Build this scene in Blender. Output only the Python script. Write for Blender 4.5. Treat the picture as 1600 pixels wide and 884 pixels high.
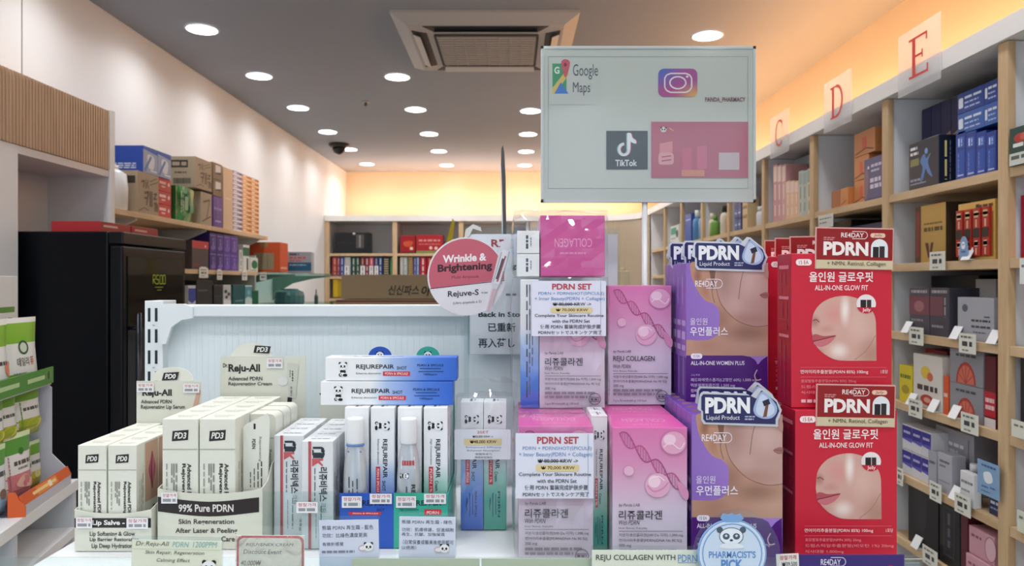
import bpy, bmesh, math, random
from math import sin, cos, pi, radians
from mathutils import Vector, Matrix
for _o in list(bpy.data.objects): bpy.data.objects.remove(_o)
SC = bpy.context.scene
COL = SC.collection
E = 1.5            # height of the camera above the floor
F = 1150.0         # focal length in pixels of the 1600 px frame
# ------------------------------------------------------------------ camera
cd = bpy.data.cameras.new('camera'); cam = bpy.data.objects.new('camera', cd); COL.objects.link(cam)
cam.location = (0, 0, E); cam.rotation_euler = (radians(90), 0, 0)
cd.sensor_width = 36; cd.lens = 36*F/1600; cd.clip_start = .02; cd.clip_end = 60
cd.shift_y = -1/1600
cd.dof.use_dof = True; cd.dof.focus_distance = .95; cd.dof.aperture_fstop = 10.0
SC.camera = cam
# ------------------------------------------------------------------ light
SC.view_settings.view_transform = 'Standard'; SC.view_settings.look = 'None'
SC.view_settings.exposure = 0.08; SC.view_settings.gamma = 1; SC.view_settings.use_curve_mapping = False
W = bpy.data.worlds.new('daylight'); SC.world = W; W.use_nodes = True
WORLD_STRENGTH = 1.1
bg = W.node_tree.nodes['Background']; bg.inputs[0].default_value = (.74, .88, 1, 1); bg.inputs[1].default_value = WORLD_STRENGTH
_n = W.node_tree.nodes; _l = W.node_tree.links     # uneven street daylight outside the open shop front
_tc = _n.new('ShaderNodeTexCoord'); _nz = _n.new('ShaderNodeTexNoise'); _nz.inputs['Scale'].default_value = 2.6; _nz.inputs['Detail'].default_value = 2
_cr = _n.new('ShaderNodeValToRGB'); _cr.color_ramp.elements[0].position = .40; _cr.color_ramp.elements[0].color = (.30, .36, .42, 1); _cr.color_ramp.elements[1].position = .62; _cr.color_ramp.elements[1].color = (1.18, 1.40, 1.58, 1)
_l.new(_tc.outputs['Generated'], _nz.inputs['Vector']); _l.new(_nz.outputs[0], _cr.inputs[0]); _l.new(_cr.outputs[0], bg.inputs[0])
DOWN_W = 2.8       # watts of one ceiling downlight
COVE_W = 6.0      # watts per metre of warm cove strip
# downlight grid: rows by x, columns by distance
ROWS = [(-1.47, [-1.2, -.4, .4, 1.2, 1.95, 2.72, 3.49, 4.28, 5.06, 5.87, 6.64, 7.46]),
        (-.67, [-1.2, -.4, .4, 1.2, 4.3, 5.11, 5.95, 6.73, 7.54]),
        (.13, [-1.2, -.4, .4, 1.2, 5.15, 5.96, 6.75, 7.54]),
        (.95, [-1.2, -.4, .4, 1.2, 1.95, 2.75, 3.58, 4.3, 5.1, 5.95, 6.73, 7.5])]
def area(name, loc, rot, sx, sy, watts, col, shape='RECTANGLE', spread=180):
    l = bpy.data.lights.new(name, 'AREA'); l.shape = shape; l.size = sx; l.size_y = sy
    l.energy = watts; l.color = col; l.spread = radians(spread)
    o = bpy.data.objects.new(name, l); COL.objects.link(o); o.location = loc; o.rotation_euler = rot
    return o
WARM = (1, .45, .13)
# warm strips lying on the shelf tops, tilted towards the wall
area('cove_strip', (1.52, 4.2, E+.665), (radians(180), radians(-14), 0), .03, 6.4, COVE_W*6.4, WARM)
area('cove_strip', (-.15, 7.80, E+.665), (radians(180+14), 0, 0), 3.2, .03, COVE_W*.75*3.2, WARM)
# ------------------------------------------------------------------ colour and materials
def lin(c):
    c = c/255.0
    return c/12.92 if c <= .04045 else ((c+.055)/1.055)**2.4
def rgb(c):
    if isinstance(c, str):
        c = c.lstrip('#'); c = (int(c[0:2], 16), int(c[2:4], 16), int(c[4:6], 16))
    return (lin(c[0]), lin(c[1]), lin(c[2]), 1)
_M = {}
def M(c, r=.5, metal=0.0, spec=.4, emit=None):
    k = (c, r, metal, spec, emit)
    if k in _M: return _M[k]
    m = bpy.data.materials.new('surface'); m.use_nodes = True
    b = m.node_tree.nodes['Principled BSDF']
    b.inputs['Base Color'].default_value = rgb(c); b.inputs['Roughness'].default_value = r
    b.inputs['Metallic'].default_value = metal; b.inputs['Specular IOR Level'].default_value = spec
    if emit:
        b.inputs['Emission Color'].default_value = rgb(c); b.inputs['Emission Strength'].default_value = emit
    _M[k] = m
    return m
def nodes(name):
    m = bpy.data.materials.new(name); m.use_nodes = True
    nt = m.node_tree
    return m, nt, nt.nodes, nt.links, nt.nodes['Principled BSDF']
def grad(stops, axis, a, b, r=.4):
    """printed colour blend along a local axis of the carton, from a to b"""
    k = ('grad', tuple(stops), axis, a, b, r)
    if k in _M: return _M[k]
    m, nt, N, L, B = nodes('printed_blend')
    tc = N.new('ShaderNodeTexCoord'); sp = N.new('ShaderNodeSeparateXYZ'); mr = N.new('ShaderNodeMapRange'); cr = N.new('ShaderNodeValToRGB')
    L.new(tc.outputs['Object'], sp.inputs[0]); L.new(sp.outputs[axis], mr.inputs['Value'])
    mr.inputs['From Min'].default_value = a; mr.inputs['From Max'].default_value = b
    L.new(mr.outputs[0], cr.inputs[0]); L.new(cr.outputs[0], B.inputs['Base Color'])
    el = cr.color_ramp.elements
    while len(el) < len(stops): el.new(.5)
    for e, (p, c) in zip(el, stops): e.position = p; e.color = rgb(c)
    B.inputs['Roughness'].default_value = r
    _M[k] = m
    return m
def wood(c1, c2, sc=14, axis='Y', r=.5):
    m, nt, N, L, B = nodes('oak_laminate')
    tc = N.new('ShaderNodeTexCoord'); mp = N.new('ShaderNodeMapping'); nz = N.new('ShaderNodeTexNoise'); cr = N.new('ShaderNodeValToRGB')
    L.new(tc.outputs['Object'], mp.inputs[0])
    mp.inputs['Scale'].default_value = (sc*.12 if axis == 'X' else sc, sc*.12 if axis == 'Y' else sc, sc*.12 if axis == 'Z' else sc)
    L.new(mp.outputs[0], nz.inputs['Vector']); nz.inputs['Scale'].default_value = 3; nz.inputs['Detail'].default_value = 5
    L.new(nz.outputs[0], cr.inputs[0]); L.new(cr.outputs[0], B.inputs['Base Color'])
    cr.color_ramp.elements[0].position = .3; cr.color_ramp.elements[0].color = rgb(c1)
    cr.color_ramp.elements[1].position = .7; cr.color_ramp.elements[1].color = rgb(c2)
    B.inputs['Roughness'].default_value = r
    return m
def plaster(c, r=.7, amt=.02, sc=3.0):
    m, nt, N, L, B = nodes('painted_plaster')
    tc = N.new('ShaderNodeTexCoord'); nz = N.new('ShaderNodeTexNoise'); mx = N.new('ShaderNodeMix'); mx.data_type = 'RGBA'
    L.new(tc.outputs['Object'], nz.inputs['Vector']); nz.inputs['Scale'].default_value = sc; nz.inputs['Detail'].default_value = 3
    L.new(nz.outputs[0], mx.inputs[0]); a = rgb(c)
    mx.inputs[6].default_value = a; mx.inputs[7].default_value = tuple(x*(1-amt*4) for x in a[:3])+(1,)
    L.new(mx.outputs[2], B.inputs['Base Color']); B.inputs['Roughness'].default_value = r
    return m
def blend(base, blobs, r=.4):
    """printed picture tone: soft patches (x, z, rx, rz, colour, strength) over a base colour, in the carton's own coordinates"""
    m, nt, N, L, B = nodes('printed_picture')
    tc = N.new('ShaderNodeTexCoord'); prev = N.new('ShaderNodeRGB'); prev.outputs[0].default_value = rgb(base); out = prev.outputs[0]
    for x, z, rx, rz, c, st in blobs:
        sb_ = N.new('ShaderNodeVectorMath'); sb_.operation = 'SUBTRACT'; sb_.inputs[1].default_value = (x, 0, z)
        dv = N.new('ShaderNodeVectorMath'); dv.operation = 'DIVIDE'; dv.inputs[1].default_value = (rx, 1e6, rz)
        ln = N.new('ShaderNodeVectorMath'); ln.operation = 'LENGTH'
        mr = N.new('ShaderNodeMapRange'); mr.interpolation_type = 'SMOOTHSTEP'; mr.inputs['From Min'].default_value = 1; mr.inputs['From Max'].default_value = 0
        mr.inputs['To Min'].default_value = 0; mr.inputs['To Max'].default_value = st
        mx = N.new('ShaderNodeMix'); mx.data_type = 'RGBA'; mx.inputs[7].default_value = rgb(c)
        L.new(tc.outputs['Object'], sb_.inputs[0]); L.new(sb_.outputs[0], dv.inputs[0]); L.new(dv.outputs[0], ln.inputs[0]); L.new(ln.outputs['Value'], mr.inputs['Value'])
        L.new(mr.outputs[0], mx.inputs[0]); L.new(out, mx.inputs[6]); out = mx.outputs[2]
    L.new(out, B.inputs['Base Color']); B.inputs['Roughness'].default_value = r
    return m
def film(tint=(1, 1, 1), gloss=.12, rough=.08, bump=.6, sc=22.0):
    """clear crinkled plastic: mostly transparent with bright glints"""
    m = bpy.data.materials.new('clear_film'); m.use_nodes = True; nt = m.node_tree; N = nt.nodes; L = nt.links
    N.remove(N['Principled BSDF']); out = N['Material Output']
    tr = N.new('ShaderNodeBsdfTransparent'); tr.inputs[0].default_value = (*tint, 1)
    gl = N.new('ShaderNodeBsdfGlossy'); gl.inputs['Roughness'].default_value = rough
    lw = N.new('ShaderNodeLayerWeight'); lw.inputs[0].default_value = .35
    ma = N.new('ShaderNodeMath'); ma.operation = 'MULTIPLY_ADD'; ma.inputs[1].default_value = .38; ma.inputs[2].default_value = gloss
    mx = N.new('ShaderNodeMixShader')
    if bump:
        tc = N.new('ShaderNodeTexCoord'); nz = N.new('ShaderNodeTexNoise'); bp = N.new('ShaderNodeBump')
        nz.inputs['Scale'].default_value = sc; nz.inputs['Detail'].default_value = 2; nz.inputs['Distortion'].default_value = 1.2; nz.noise_type = 'RIDGED_MULTIFRACTAL'
        L.new(tc.outputs['Object'], nz.inputs['Vector']); L.new(nz.outputs[0], bp.inputs['Height'])
        bp.inputs['Strength'].default_value = bump; bp.inputs['Distance'].default_value = .02
        L.new(bp.outputs[0], gl.inputs['Normal']); L.new(bp.outputs[0], lw.inputs['Normal'])
    L.new(lw.outputs['Facing'], ma.inputs[0]); L.new(ma.outputs[0], mx.inputs[0])
    L.new(tr.outputs[0], mx.inputs[1]); L.new(gl.outputs[0], mx.inputs[2]); L.new(mx.outputs[0], out.inputs[0])
    return m
FILM = film(gloss=.06, rough=.06, bump=.5, sc=9)
ACRYL = film(tint=(.93, .97, .97), gloss=.03, rough=.05, bump=0)
def frosted():
    m = bpy.data.materials.new('frosted_acrylic'); m.use_nodes = True; nt = m.node_tree; N = nt.nodes; L = nt.links
    N.remove(N['Principled BSDF']); tr = N.new('ShaderNodeBsdfTransparent'); df = N.new('ShaderNodeBsdfTranslucent'); d2 = N.new('ShaderNodeBsdfDiffuse'); mx = N.new('ShaderNodeMixShader'); m2 = N.new('ShaderNodeMixShader')
    df.inputs[0].default_value = (.85, .86, .88, 1); d2.inputs[0].default_value = (.9, .9, .92, 1); m2.inputs[0].default_value = .65; mx.inputs[0].default_value = .40
    L.new(df.outputs[0], m2.inputs[1]); L.new(d2.outputs[0], m2.inputs[2]); L.new(tr.outputs[0], mx.inputs[1]); L.new(m2.outputs[0], mx.inputs[2]); L.new(mx.outputs[0], N['Material Output'].inputs[0])
    return m
FROST = frosted()
GLASS = film(tint=(.70, .86, .82), gloss=.05, rough=.03, bump=0)
# ------------------------------------------------------------------ mesh builder
def obj(name, me, parent=None, loc=(0, 0, 0), rz=0, mat4=None):
    o = bpy.data.objects.new(name, me); COL.objects.link(o)
    if parent is not None: o.parent = parent
    o.location = loc; o.rotation_euler = (0, 0, rz)
    return o
def tag(o, label=None, cat=None, group=None, kind=None):
    if label: o['label'] = label
    if cat: o['category'] = cat
    if group: o['group'] = group
    if kind: o['kind'] = kind
    return o
def thing(name, label, cat, loc=(0, 0, 0), rz=0, group=None):
    return tag(obj(name, None, None, loc, rz), label, cat, group)
def copy_tree(o, parent=None):
    c = o.copy(); COL.objects.link(c)
    if parent is not None: c.parent = parent
    for ch in [x for x in o.children]: copy_tree(ch, c)
    return c
_T = {}
def glyphs(s, bold=0.0, shear=0.0):
    k = (s, bold, shear)
    if k not in _T:
        cu = bpy.data.curves.new('t', 'FONT'); cu.body = s; cu.size = 1; cu.offset = bold; cu.shear = shear
        cu.resolution_u = 3; cu.fill_mode = 'FRONT'
        o = bpy.data.objects.new('t', cu); me = bpy.data.meshes.new_from_object(o)
        vs = [(v.co.x, v.co.y) for v in me.vertices]; fs = [tuple(p.vertices) for p in me.polygons]
        bpy.data.objects.remove(o); bpy.data.meshes.remove(me); bpy.data.curves.remove(cu)
        if vs:
            x0 = min(v[0] for v in vs); x1 = max(v[0] for v in vs); y0 = min(v[1] for v in vs); y1 = max(v[1] for v in vs)
            vs = [((x-x0)/max(x1-x0, 1e-6), 1-(y-y0)/max(y1-y0, 1e-6)) for x, y in vs]
        _T[k] = (vs, fs)
    return _T[k]
class MB:
    def __init__(s): s.V = []; s.F = []; s.I = []; s.m = []; s.S = []
    def mi(s, m):
        if m not in s.m: s.m.append(m)
        return s.m.index(m)
    def add(s, vs, fs, m, smooth=False):
        b = len(s.V); s.V.extend(vs); i = s.mi(m)
        for f in fs: s.F.append(tuple(b+k for k in f)); s.I.append(i); s.S.append(smooth)
        return s
    def box(s, x0, y0, z0, x1, y1, z1, m, bev=0.0, fm=None):
        """fm: other materials by side 'front','back','left','right','top','bottom'"""
        if bev:
            bm = bmesh.new(); bmesh.ops.create_cube(bm, size=1)
            for v in bm.verts: v.co = Vector(((x0+x1)/2+v.co.x*(x1-x0), (y0+y1)/2+v.co.y*(y1-y0), (z0+z1)/2+v.co.z*(z1-z0)))
            bmesh.ops.bevel(bm, geom=list(bm.edges), offset=bev, segments=2, affect='EDGES', profile=.5)
            bm.verts.index_update()
            vs = [tuple(v.co) for v in bm.verts]
            for f in bm.faces:
                n = f.normal; mm = m
                if fm:
                    side = None
                    if n.y < -.8: side = 'front'
                    elif n.y > .8: side = 'back'
                    elif n.x < -.8: side = 'left'
                    elif n.x > .8: side = 'right'
                    elif n.z > .8: side = 'top'
                    elif n.z < -.8: side = 'bottom'
                    mm = fm.get(side, m)
                s.F.append(tuple(len(s.V)+v.index for v in f.verts)); s.I.append(s.mi(mm)); s.S.append(False)
            s.V.extend(vs); bm.free()
            return s
        vs = [(x0, y0, z0), (x1, y0, z0), (x1, y1, z0), (x0, y1, z0), (x0, y0, z1), (x1, y0, z1), (x1, y1, z1), (x0, y1, z1)]
        fs = {'bottom': (0, 3, 2, 1), 'top': (4, 5, 6, 7), 'front': (0, 1, 5, 4), 'right': (1, 2, 6, 5), 'back': (2, 3, 7, 6), 'left': (3, 0, 4, 7)}
        b = len(s.V); s.V.extend(vs)
        for k, f in fs.items():
            s.F.append(tuple(b+i for i in f)); s.I.append(s.mi((fm or {}).get(k, m))); s.S.append(False)
        return s
    def prism(s, pts, y0, y1, m, mside=None):
        """outline in the x-z plane, given thickness along y"""
        n = len(pts)
        vs = [(x, y0, z) for x, z in pts]+[(x, y1, z) for x, z in pts]
        s.add(vs, [tuple(range(n)), tuple(range(2*n-1, n-1, -1))], m)
        s.add(vs, [(i, (i+1) % n, n+(i+1) % n, n+i) for i in range(n)], mside or m)
        return s
    def slab(s, pts, z0, z1, m):
        n = len(pts)
        vs = [(x, y, z0) for x, y in pts]+[(x, y, z1) for x, y in pts]
        return s.add(vs, [tuple(range(n)), tuple(range(2*n-1, n-1, -1))]+[(i, (i+1) % n, n+(i+1) % n, n+i) for i in range(n)], m)
    def lathe(s, prof, m, o=(0, 0, 0), n=20, sx=1, sy=1, smooth=True):
        vs = []; fs = []
        for r, z in prof:
            for k in range(n): vs.append((o[0]+sx*r*cos(2*pi*k/n), o[1]+sy*r*sin(2*pi*k/n), o[2]+z))
        for j in range(len(prof)-1):
            for k in range(n): fs.append((j*n+k, j*n+(k+1) % n, (j+1)*n+(k+1) % n, (j+1)*n+k))
        if prof[0][0] > 1e-5: fs.append(tuple(range(n-1, -1, -1)))
        if prof[-1][0] > 1e-5: fs.append(tuple((len(prof)-1)*n+k for k in range(n)))
        return s.add(vs, fs, m, smooth)
    def tube(s, p0, p1, r, m, n=10, r1=None):
        p0 = Vector(p0); p1 = Vector(p1); d = (p1-p0).normalized(); a = d.orthogonal().normalized(); b = d.cross(a)
        r1 = r if r1 is None else r1
        vs = [tuple(p0+r*(a*cos(2*pi*k/n)+b*sin(2*pi*k/n))) for k in range(n)]+[tuple(p1+r1*(a*cos(2*pi*k/n)+b*sin(2*pi*k/n))) for k in range(n)]
        fs = [(k, (k+1) % n, n+(k+1) % n, n+k) for k in range(n)]+[tuple(range(n-1, -1, -1)), tuple(range(n, 2*n))]
        return s.add(vs, fs, m, True)
    def pr(s, mp, rect, items, lay=.0003, step=.00004):
        """print items on a surface: mp(u, v, off) maps 0..1 (v down) to a point, rect gives the items' own coordinates"""
        X0, Y0, X1, Y1 = rect
        q = lambda x, y, o: mp((x-X0)/(X1-X0), (y-Y0)/(Y1-Y0), o)
        for it in items:
            k = it[0]; c = it[-1] if not isinstance(it[-1], dict) else it[-2]; op = it[-1] if isinstance(it[-1], dict) else {}
            m = c if not isinstance(c, (str, tuple)) else M(c, .45)
            lay += step
            if k == 'R':
                x0, y0, x1, y1 = it[1:5]
                s.add([q(x0, y1, lay), q(x1, y1, lay), q(x1, y0, lay), q(x0, y0, lay)], [(0, 1, 2, 3)], m)
            elif k == 'O':      # rounded rectangle, r = corner
                x0, y0, x1, y1, r = it[1:6]
                pts = []
                for cx, cy, a0 in ((x1-r, y1-r, 0), (x0+r, y1-r, 90), (x0+r, y0+r, 180), (x1-r, y0+r, 270)):
                    for a in range(0, 91, 18): pts.append((cx+r*cos(radians(a0+a)), cy+r*sin(radians(a0+a))))
                s.add([q(x, y, lay) for x, y in pts], [tuple(range(len(pts)))], m)
            elif k == 'C':
                cx, cy, rx, ry = it[1:5]; n = 28
                s.add([q(cx+rx*cos(2*pi*i/n), cy+ry*sin(2*pi*i/n), lay) for i in range(n)], [tuple(range(n))], m)
            elif k == 'G':      # ring
                cx, cy, rx, ry, t = it[1:6]; n = 32
                vs = [q(cx+rx*cos(2*pi*i/n), cy+ry*sin(2*pi*i/n), lay) for i in range(n)]+[q(cx+(rx-t)*cos(2*pi*i/n), cy+(ry-t)*sin(2*pi*i/n), lay) for i in range(n)]
                s.add(vs, [(i, (i+1) % n, n+(i+1) % n, n+i) for i in range(n)], m)
            elif k == 'P':
                s.add([q(x, y, lay) for x, y in it[1]], [tuple(range(len(it[1])))], m)
            elif k == 'Z':      # polyline with thickness
                pts, t = it[1], it[2]
                for (xa, ya), (xb, yb) in zip(pts, pts[1:]):
                    l = math.hypot(xb-xa, yb-ya) or 1; nx = -(yb-ya)/l*t/2; ny = (xb-xa)/l*t/2
                    s.add([q(xa+nx, ya+ny, lay), q(xb+nx, yb+ny, lay), q(xb-nx, yb-ny, lay), q(xa-nx, ya-ny, lay)], [(0, 1, 2, 3)], m)
            elif k == 'L':      # line of print too small to read: short dashes
                x0, x1, y, h = it[1:5]; rn = random.Random(int(x0*7+y*13)); x = x0; fs = []; vs = []
                while x < x1:
                    w = h*rn.uniform(.8, 3.2); xe = min(x+w, x1)
                    b = len(vs); vs += [q(x, y+h/2, lay), q(xe, y+h/2, lay), q(xe, y-h/2, lay), q(x, y-h/2, lay)]; fs.append((b, b+1, b+2, b+3))
                    x = xe+h*.45
                s.add(vs, fs, m)
            elif k == 'D':      # the same, running downwards
                x, y0, y1, h = it[1:5]; rn = random.Random(int(y0*7+x*13)); y = y0; fs = []; vs = []
                while y < y1:
                    w = h*rn.uniform(.8, 3.2); ye = min(y+w, y1)
                    b = len(vs); vs += [q(x-h/2, ye, lay), q(x+h/2, ye, lay), q(x+h/2, y, lay), q(x-h/2, y, lay)]; fs.append((b, b+1, b+2, b+3))
                    y = ye+h*.45
                s.add(vs, fs, m)
            elif k == 'T':      # lettering fitted to a box; rot 1 = reads downwards
                t = it[1]; x0, y0, x1, y1 = it[2:6]
                vs, fs = glyphs(t, op.get('b', 0), op.get('sh', 0)); r = op.get('rot', 0)
                if r == 1: P = [q(x1-(x1-x0)*v, y0+(y1-y0)*u, lay) for u, v in vs]
                elif r == 2: P = [q(x1-(x1-x0)*u, y1-(y1-y0)*v, lay) for u, v in vs]
                elif 'sk' in op: P = [q(x0+(x1-x0)*u, y0+(y1-y0)*v+op['sk']*(u-.5), lay) for u, v in vs]
                else: P = [q(x0+(x1-x0)*u, y0+(y1-y0)*v, lay) for u, v in vs]
                s.add(P, fs, m)
        return s
    def mesh(s, name='mesh'):
        me = bpy.data.meshes.new(name); me.from_pydata(s.V, [], s.F)
        for m in s.m: me.materials.append(m)
        me.polygons.foreach_set('material_index', s.I); me.polygons.foreach_set('use_smooth', s.S); me.update()
        return me
    def build(s, name, parent=None, loc=(0, 0, 0), rz=0):
        return obj(name, s.mesh(name), parent, loc, rz)
def plane(o, u, v):
    """map of a flat face: top corner o, along u, down v; offset along v x u"""
    o = Vector(o); u = Vector(u); v = Vector(v); n = v.cross(u).normalized()
    return lambda a, b, t: tuple(o+u*a+v*b+n*t)
def faces(w, d, h, z0=0):
    a, b = w/2, d/2
    return {'front': plane((-a, -b, z0+h), (w, 0, 0), (0, 0, -h)), 'left': plane((-a, b, z0+h), (0, -d, 0), (0, 0, -h)),
            'right': plane((a, -b, z0+h), (0, d, 0), (0, 0, -h)), 'top': plane((-a, b, z0+h), (w, 0, 0), (0, -d, 0)), 'back': plane((a, b, z0+h), (-w, 0, 0), (0, 0, -h))}
U = (0, 0, 1, 1)
def carton(w, d, h, m, prints=None, bev=.0008, fm=None, z0=0):
    """a printed box standing on z = 0, its front towards -y; prints: {side: (rect, items)}"""
    b = MB(); b.box(-w/2, -d/2, z0, w/2, d/2, z0+h, m, bev, fm)
    fc = faces(w, d, h, z0)
    for side, (rect, items) in (prints or {}).items(): b.pr(fc[side], rect, items)
    return b
def smooth(pts, n=6, closed=True):
    out = []; N = len(pts)
    for i in range(N if closed else N-1):
        p0, p1, p2, p3 = (pts[(i-1) % N], pts[i], pts[(i+1) % N], pts[(i+2) % N]) if closed else (pts[max(i-1, 0)], pts[i], pts[i+1], pts[min(i+2, N-1)])
        for k in range(n):
            t = k/n
            out.append(tuple(.5*((2*p1[j])+(-p0[j]+p2[j])*t+(2*p0[j]-5*p1[j]+4*p2[j]-p3[j])*t*t+(-p0[j]+3*p1[j]-3*p2[j]+p3[j])*t**3) for j in (0, 1)))
    if not closed: out.append(pts[-1])
    return out
ORD = ['first', 'second', 'third', 'fourth', 'fifth', 'sixth', 'seventh', 'eighth', 'ninth', 'tenth', 'eleventh', 'twelfth', 'thirteenth', 'fourteenth']
WHITE_LAM = M('#e8eaec', .35); OAK = wood('#c2a37c', '#d8bd98'); OAKV = wood('#bf9f78', '#d5b992', axis='Z')
WHITE_METAL = M('#dfe6ea', .32)
# ================================================================== the room
XL, XR, YB, ZC = -1.80, 1.67, 8.0, E+1.2
def struct(name, b): return tag(b.build(name), kind='structure')
tile = plaster('#c9c6c0', .3, .03, 1.5)
struct('floor', MB().box(-4, -3, -.1, 4, YB+.1, 0, tile))
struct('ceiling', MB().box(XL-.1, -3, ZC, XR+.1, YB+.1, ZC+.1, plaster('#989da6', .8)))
struct('wall_left', MB().box(XL-.1, -3, 0, XL, YB, ZC, plaster('#e4e5e7', .65))  .box(XL, 2.70, E+.665, XL+.002, 2.7035, ZC, M('#8a8886')))
struct('wall_right', MB().box(XR, -3, 0, XR+.1, YB, ZC, plaster('#ecd8b8', .35)))
struct('wall_back', MB().box(XL-.1, YB, 0, XR+.1, YB+.1, ZC, plaster('#ecd8b8', .3)))
# shelf top ledge running along the shelves and round the corner
CR = .42
arc = [(1.19-CR+CR*cos(radians(a)), 7.05-CR+CR*sin(radians(a))) for a in range(0, 91, 9)]
struct('trim_1', MB().slab([(1.19, .4)]+arc+[(XL+.002, 7.05), (XL+.002, YB-.002), (XR-.002, YB-.002), (XR-.002, .4)], E+.588, E+.64, M('#eceae8', .5)))
# fluted panel rounding the corner under the ledge
path = [(.17+.02*i, 7.062) for i in range(int((1.19-CR-.17)/.02))]
path += [(1.19-CR+(CR+.01)*cos(radians(a)), 7.05-CR+(CR+.01)*sin(radians(a))) for a in range(90, -1, -3)]
path += [(1.20, 7.05-CR-.02*i) for i in range(1, 12)]
fl = MB(); fm_ = M('#b5a48e', .6)
for (xa, ya), (xb, yb) in zip(path, path[1:]):
    dx, dy = xb-xa, yb-ya; l = math.hypot(dx, dy); nx, ny = (dy/l, -dx/l)
    vs = []
    for k in range(5):
        t = k/4; o = .007*sin(pi*t)
        vs += [(xa+dx*t+nx*o, ya+dy*t+ny*o, .05), (xa+dx*t+nx*o, ya+dy*t+ny*o, E+.586)]
    fl.add(vs, [(2*k, 2*k+2, 2*k+3, 2*k+1) for k in range(4)], fm_, True)
struct('trim_2', fl)
# ------------------------------------------------------------------ downlights
lens_m = M('#ffffff', .4, emit=14.0); ring_m = M('#d9d9d8', .5)
lp = MB().lathe([(.078, -.003), (.074, -.006), (.069, -.003)], ring_m, n=28).mesh('trim_ring')
ll = MB().lathe([(.0695, -.0035), (.0695, -.0005)], lens_m, n=28).mesh('lens')
rown = ['along the white side wall', 'second from the white side wall', 'third from the white side wall', 'beside the lettered shelves']
for r, (x, ds) in enumerate(ROWS):
    vis = 0
    for d in ds:
        seen = d > 3.2         # the nearer ones light the shop front, above and behind the viewer
        if d == 3.49 or (seen and not any(3.2 < q < d for q in ds)): vis = 0
        vis += 1
        lab = f'round recessed white downlight, {ORD[vis-1]} going back in the row {rown[r]}' if seen else f'downlight above the shop front, {ORD[vis-1]} in the row {rown[r]}'
        t = thing('ceiling_downlight', lab, 'ceiling light', (x, d, ZC), 0, 'recessed ceiling downlights')
        obj('trim_ring', lp, t); obj('lens', ll, t)
        a = area('lamp', (0, 0, -.012), (0, 0, 0),   .14, .14, DOWN_W*(.75 if r == 0 and d > 2.4 else .6 if r == 3 and 1.5 < d < 4.5 else 1), (.97, .985, 1), 'DISK', 150); a.parent = t
# ------------------------------------------------------------------ air conditioner cassette
AC = thing('air_conditioner', 'white square four-way cassette air conditioner set into the ceiling', 'air conditioner', (-.12, 3.66, ZC))
ac_m = M('#b4b2b1', .5); dk = M('#23262e', .5)
b = MB(); h = .42
lo = [(-h, -h, -.012), (h, -h, -.012), (h, h, -.012), (-h, h, -.012)]; up = [(-h, -h, 0), (h, -h, 0), (h, h, 0), (-h, h, 0)]
i_ = .30; li = [(-.355, -.355, -.045), (.355, -.355, -.045), (.355, .355, -.045), (-.355, .355, -.045)]
b.add(up+lo, [(k, (k+1) % 4, 4+(k+1) % 4, 4+k) for k in range(4)], ac_m)
b.add(lo+li, [(k, (k+1) % 4, 4+(k+1) % 4, 4+k) for k in range(4)]+[(4, 5, 6, 7)], ac_m)
b.build('fascia', AC)
g = MB().box(-.245, -.235, -.052, .245, .235, -.0455, M('#58575a', .6), .01)
for k in range(13): g.box(-.232, -.222+k*.0345, -.057, .232, -.2035+k*.0345, -.0515, M('#a9a7a5', .5))
for k in range(9): g.box(-.22+k*.055-.002, -.222, -.0575, -.22+k*.055+.002, .222, -.0515, M('#9b9997', .5))
g.build('grille', AC)
for k in range(4):
    a = k*pi/2
    s_ = MB().prism([(-.235, 0), (.235, 0), (.20, -.0005), (-.20, -.0005)], 0, 0, dk) if 0 else MB()
    s_.slab([(-.285, -.342), (.285, -.342), (.245, -.275), (-.245, -.275)], -.0475, -.0452, dk)
    o = s_.build('outlet_slot', AC); o.rotation_euler.z = a
    ya, yb_ = (-.275, -.308) if k % 2 == 0 else (-.340, -.306)
    v_ = MB().add([(-.235, ya, -.047), (.235, ya, -.047), (.24, yb_, -.062), (-.24, yb_, -.062), (-.235, ya, -.050), (.235, ya, -.050), (.24, yb_, -.065), (-.24, yb_, -.065)],
                  [(0, 1, 2, 3), (4, 5, 6, 7), (3, 2, 6, 7), (0, 1, 5, 4), (0, 3, 7, 4), (1, 2, 6, 5)], M('#cbc8c5', .5))
    o = v_.build('vane', AC); o.rotation_euler.z = a
c = thing('security_camera', 'small black dome security camera on the ceiling', 'security camera', (-1.50, 6.38, ZC))
MB().lathe([(.085, 0), (.085, -.02), (.06, -.035)], M('#2d2a28', .4), n=24).build('mount', c)
MB().lathe([(.058, -.034), (.056, -.055), (.04, -.08), (.015, -.092), (0, -.094)], M('#131312', .1), n=24).build('dome', c)
c = thing('smoke_detector', 'tiny grey ceiling sprinkler between two downlight rows', 'sprinkler', (-.97, 4.88, ZC))
MB().lathe([(.028, 0), (.028, -.006), (.012, -.01)], M('#a9a6a3', .4), n=18).build('cap', c)
MB().lathe([(.009, -.009), (.009, -.028), (.014, -.031), (0, -.033)], M('#6f6c69', .4), n=12).build('nozzle', c)
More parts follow.
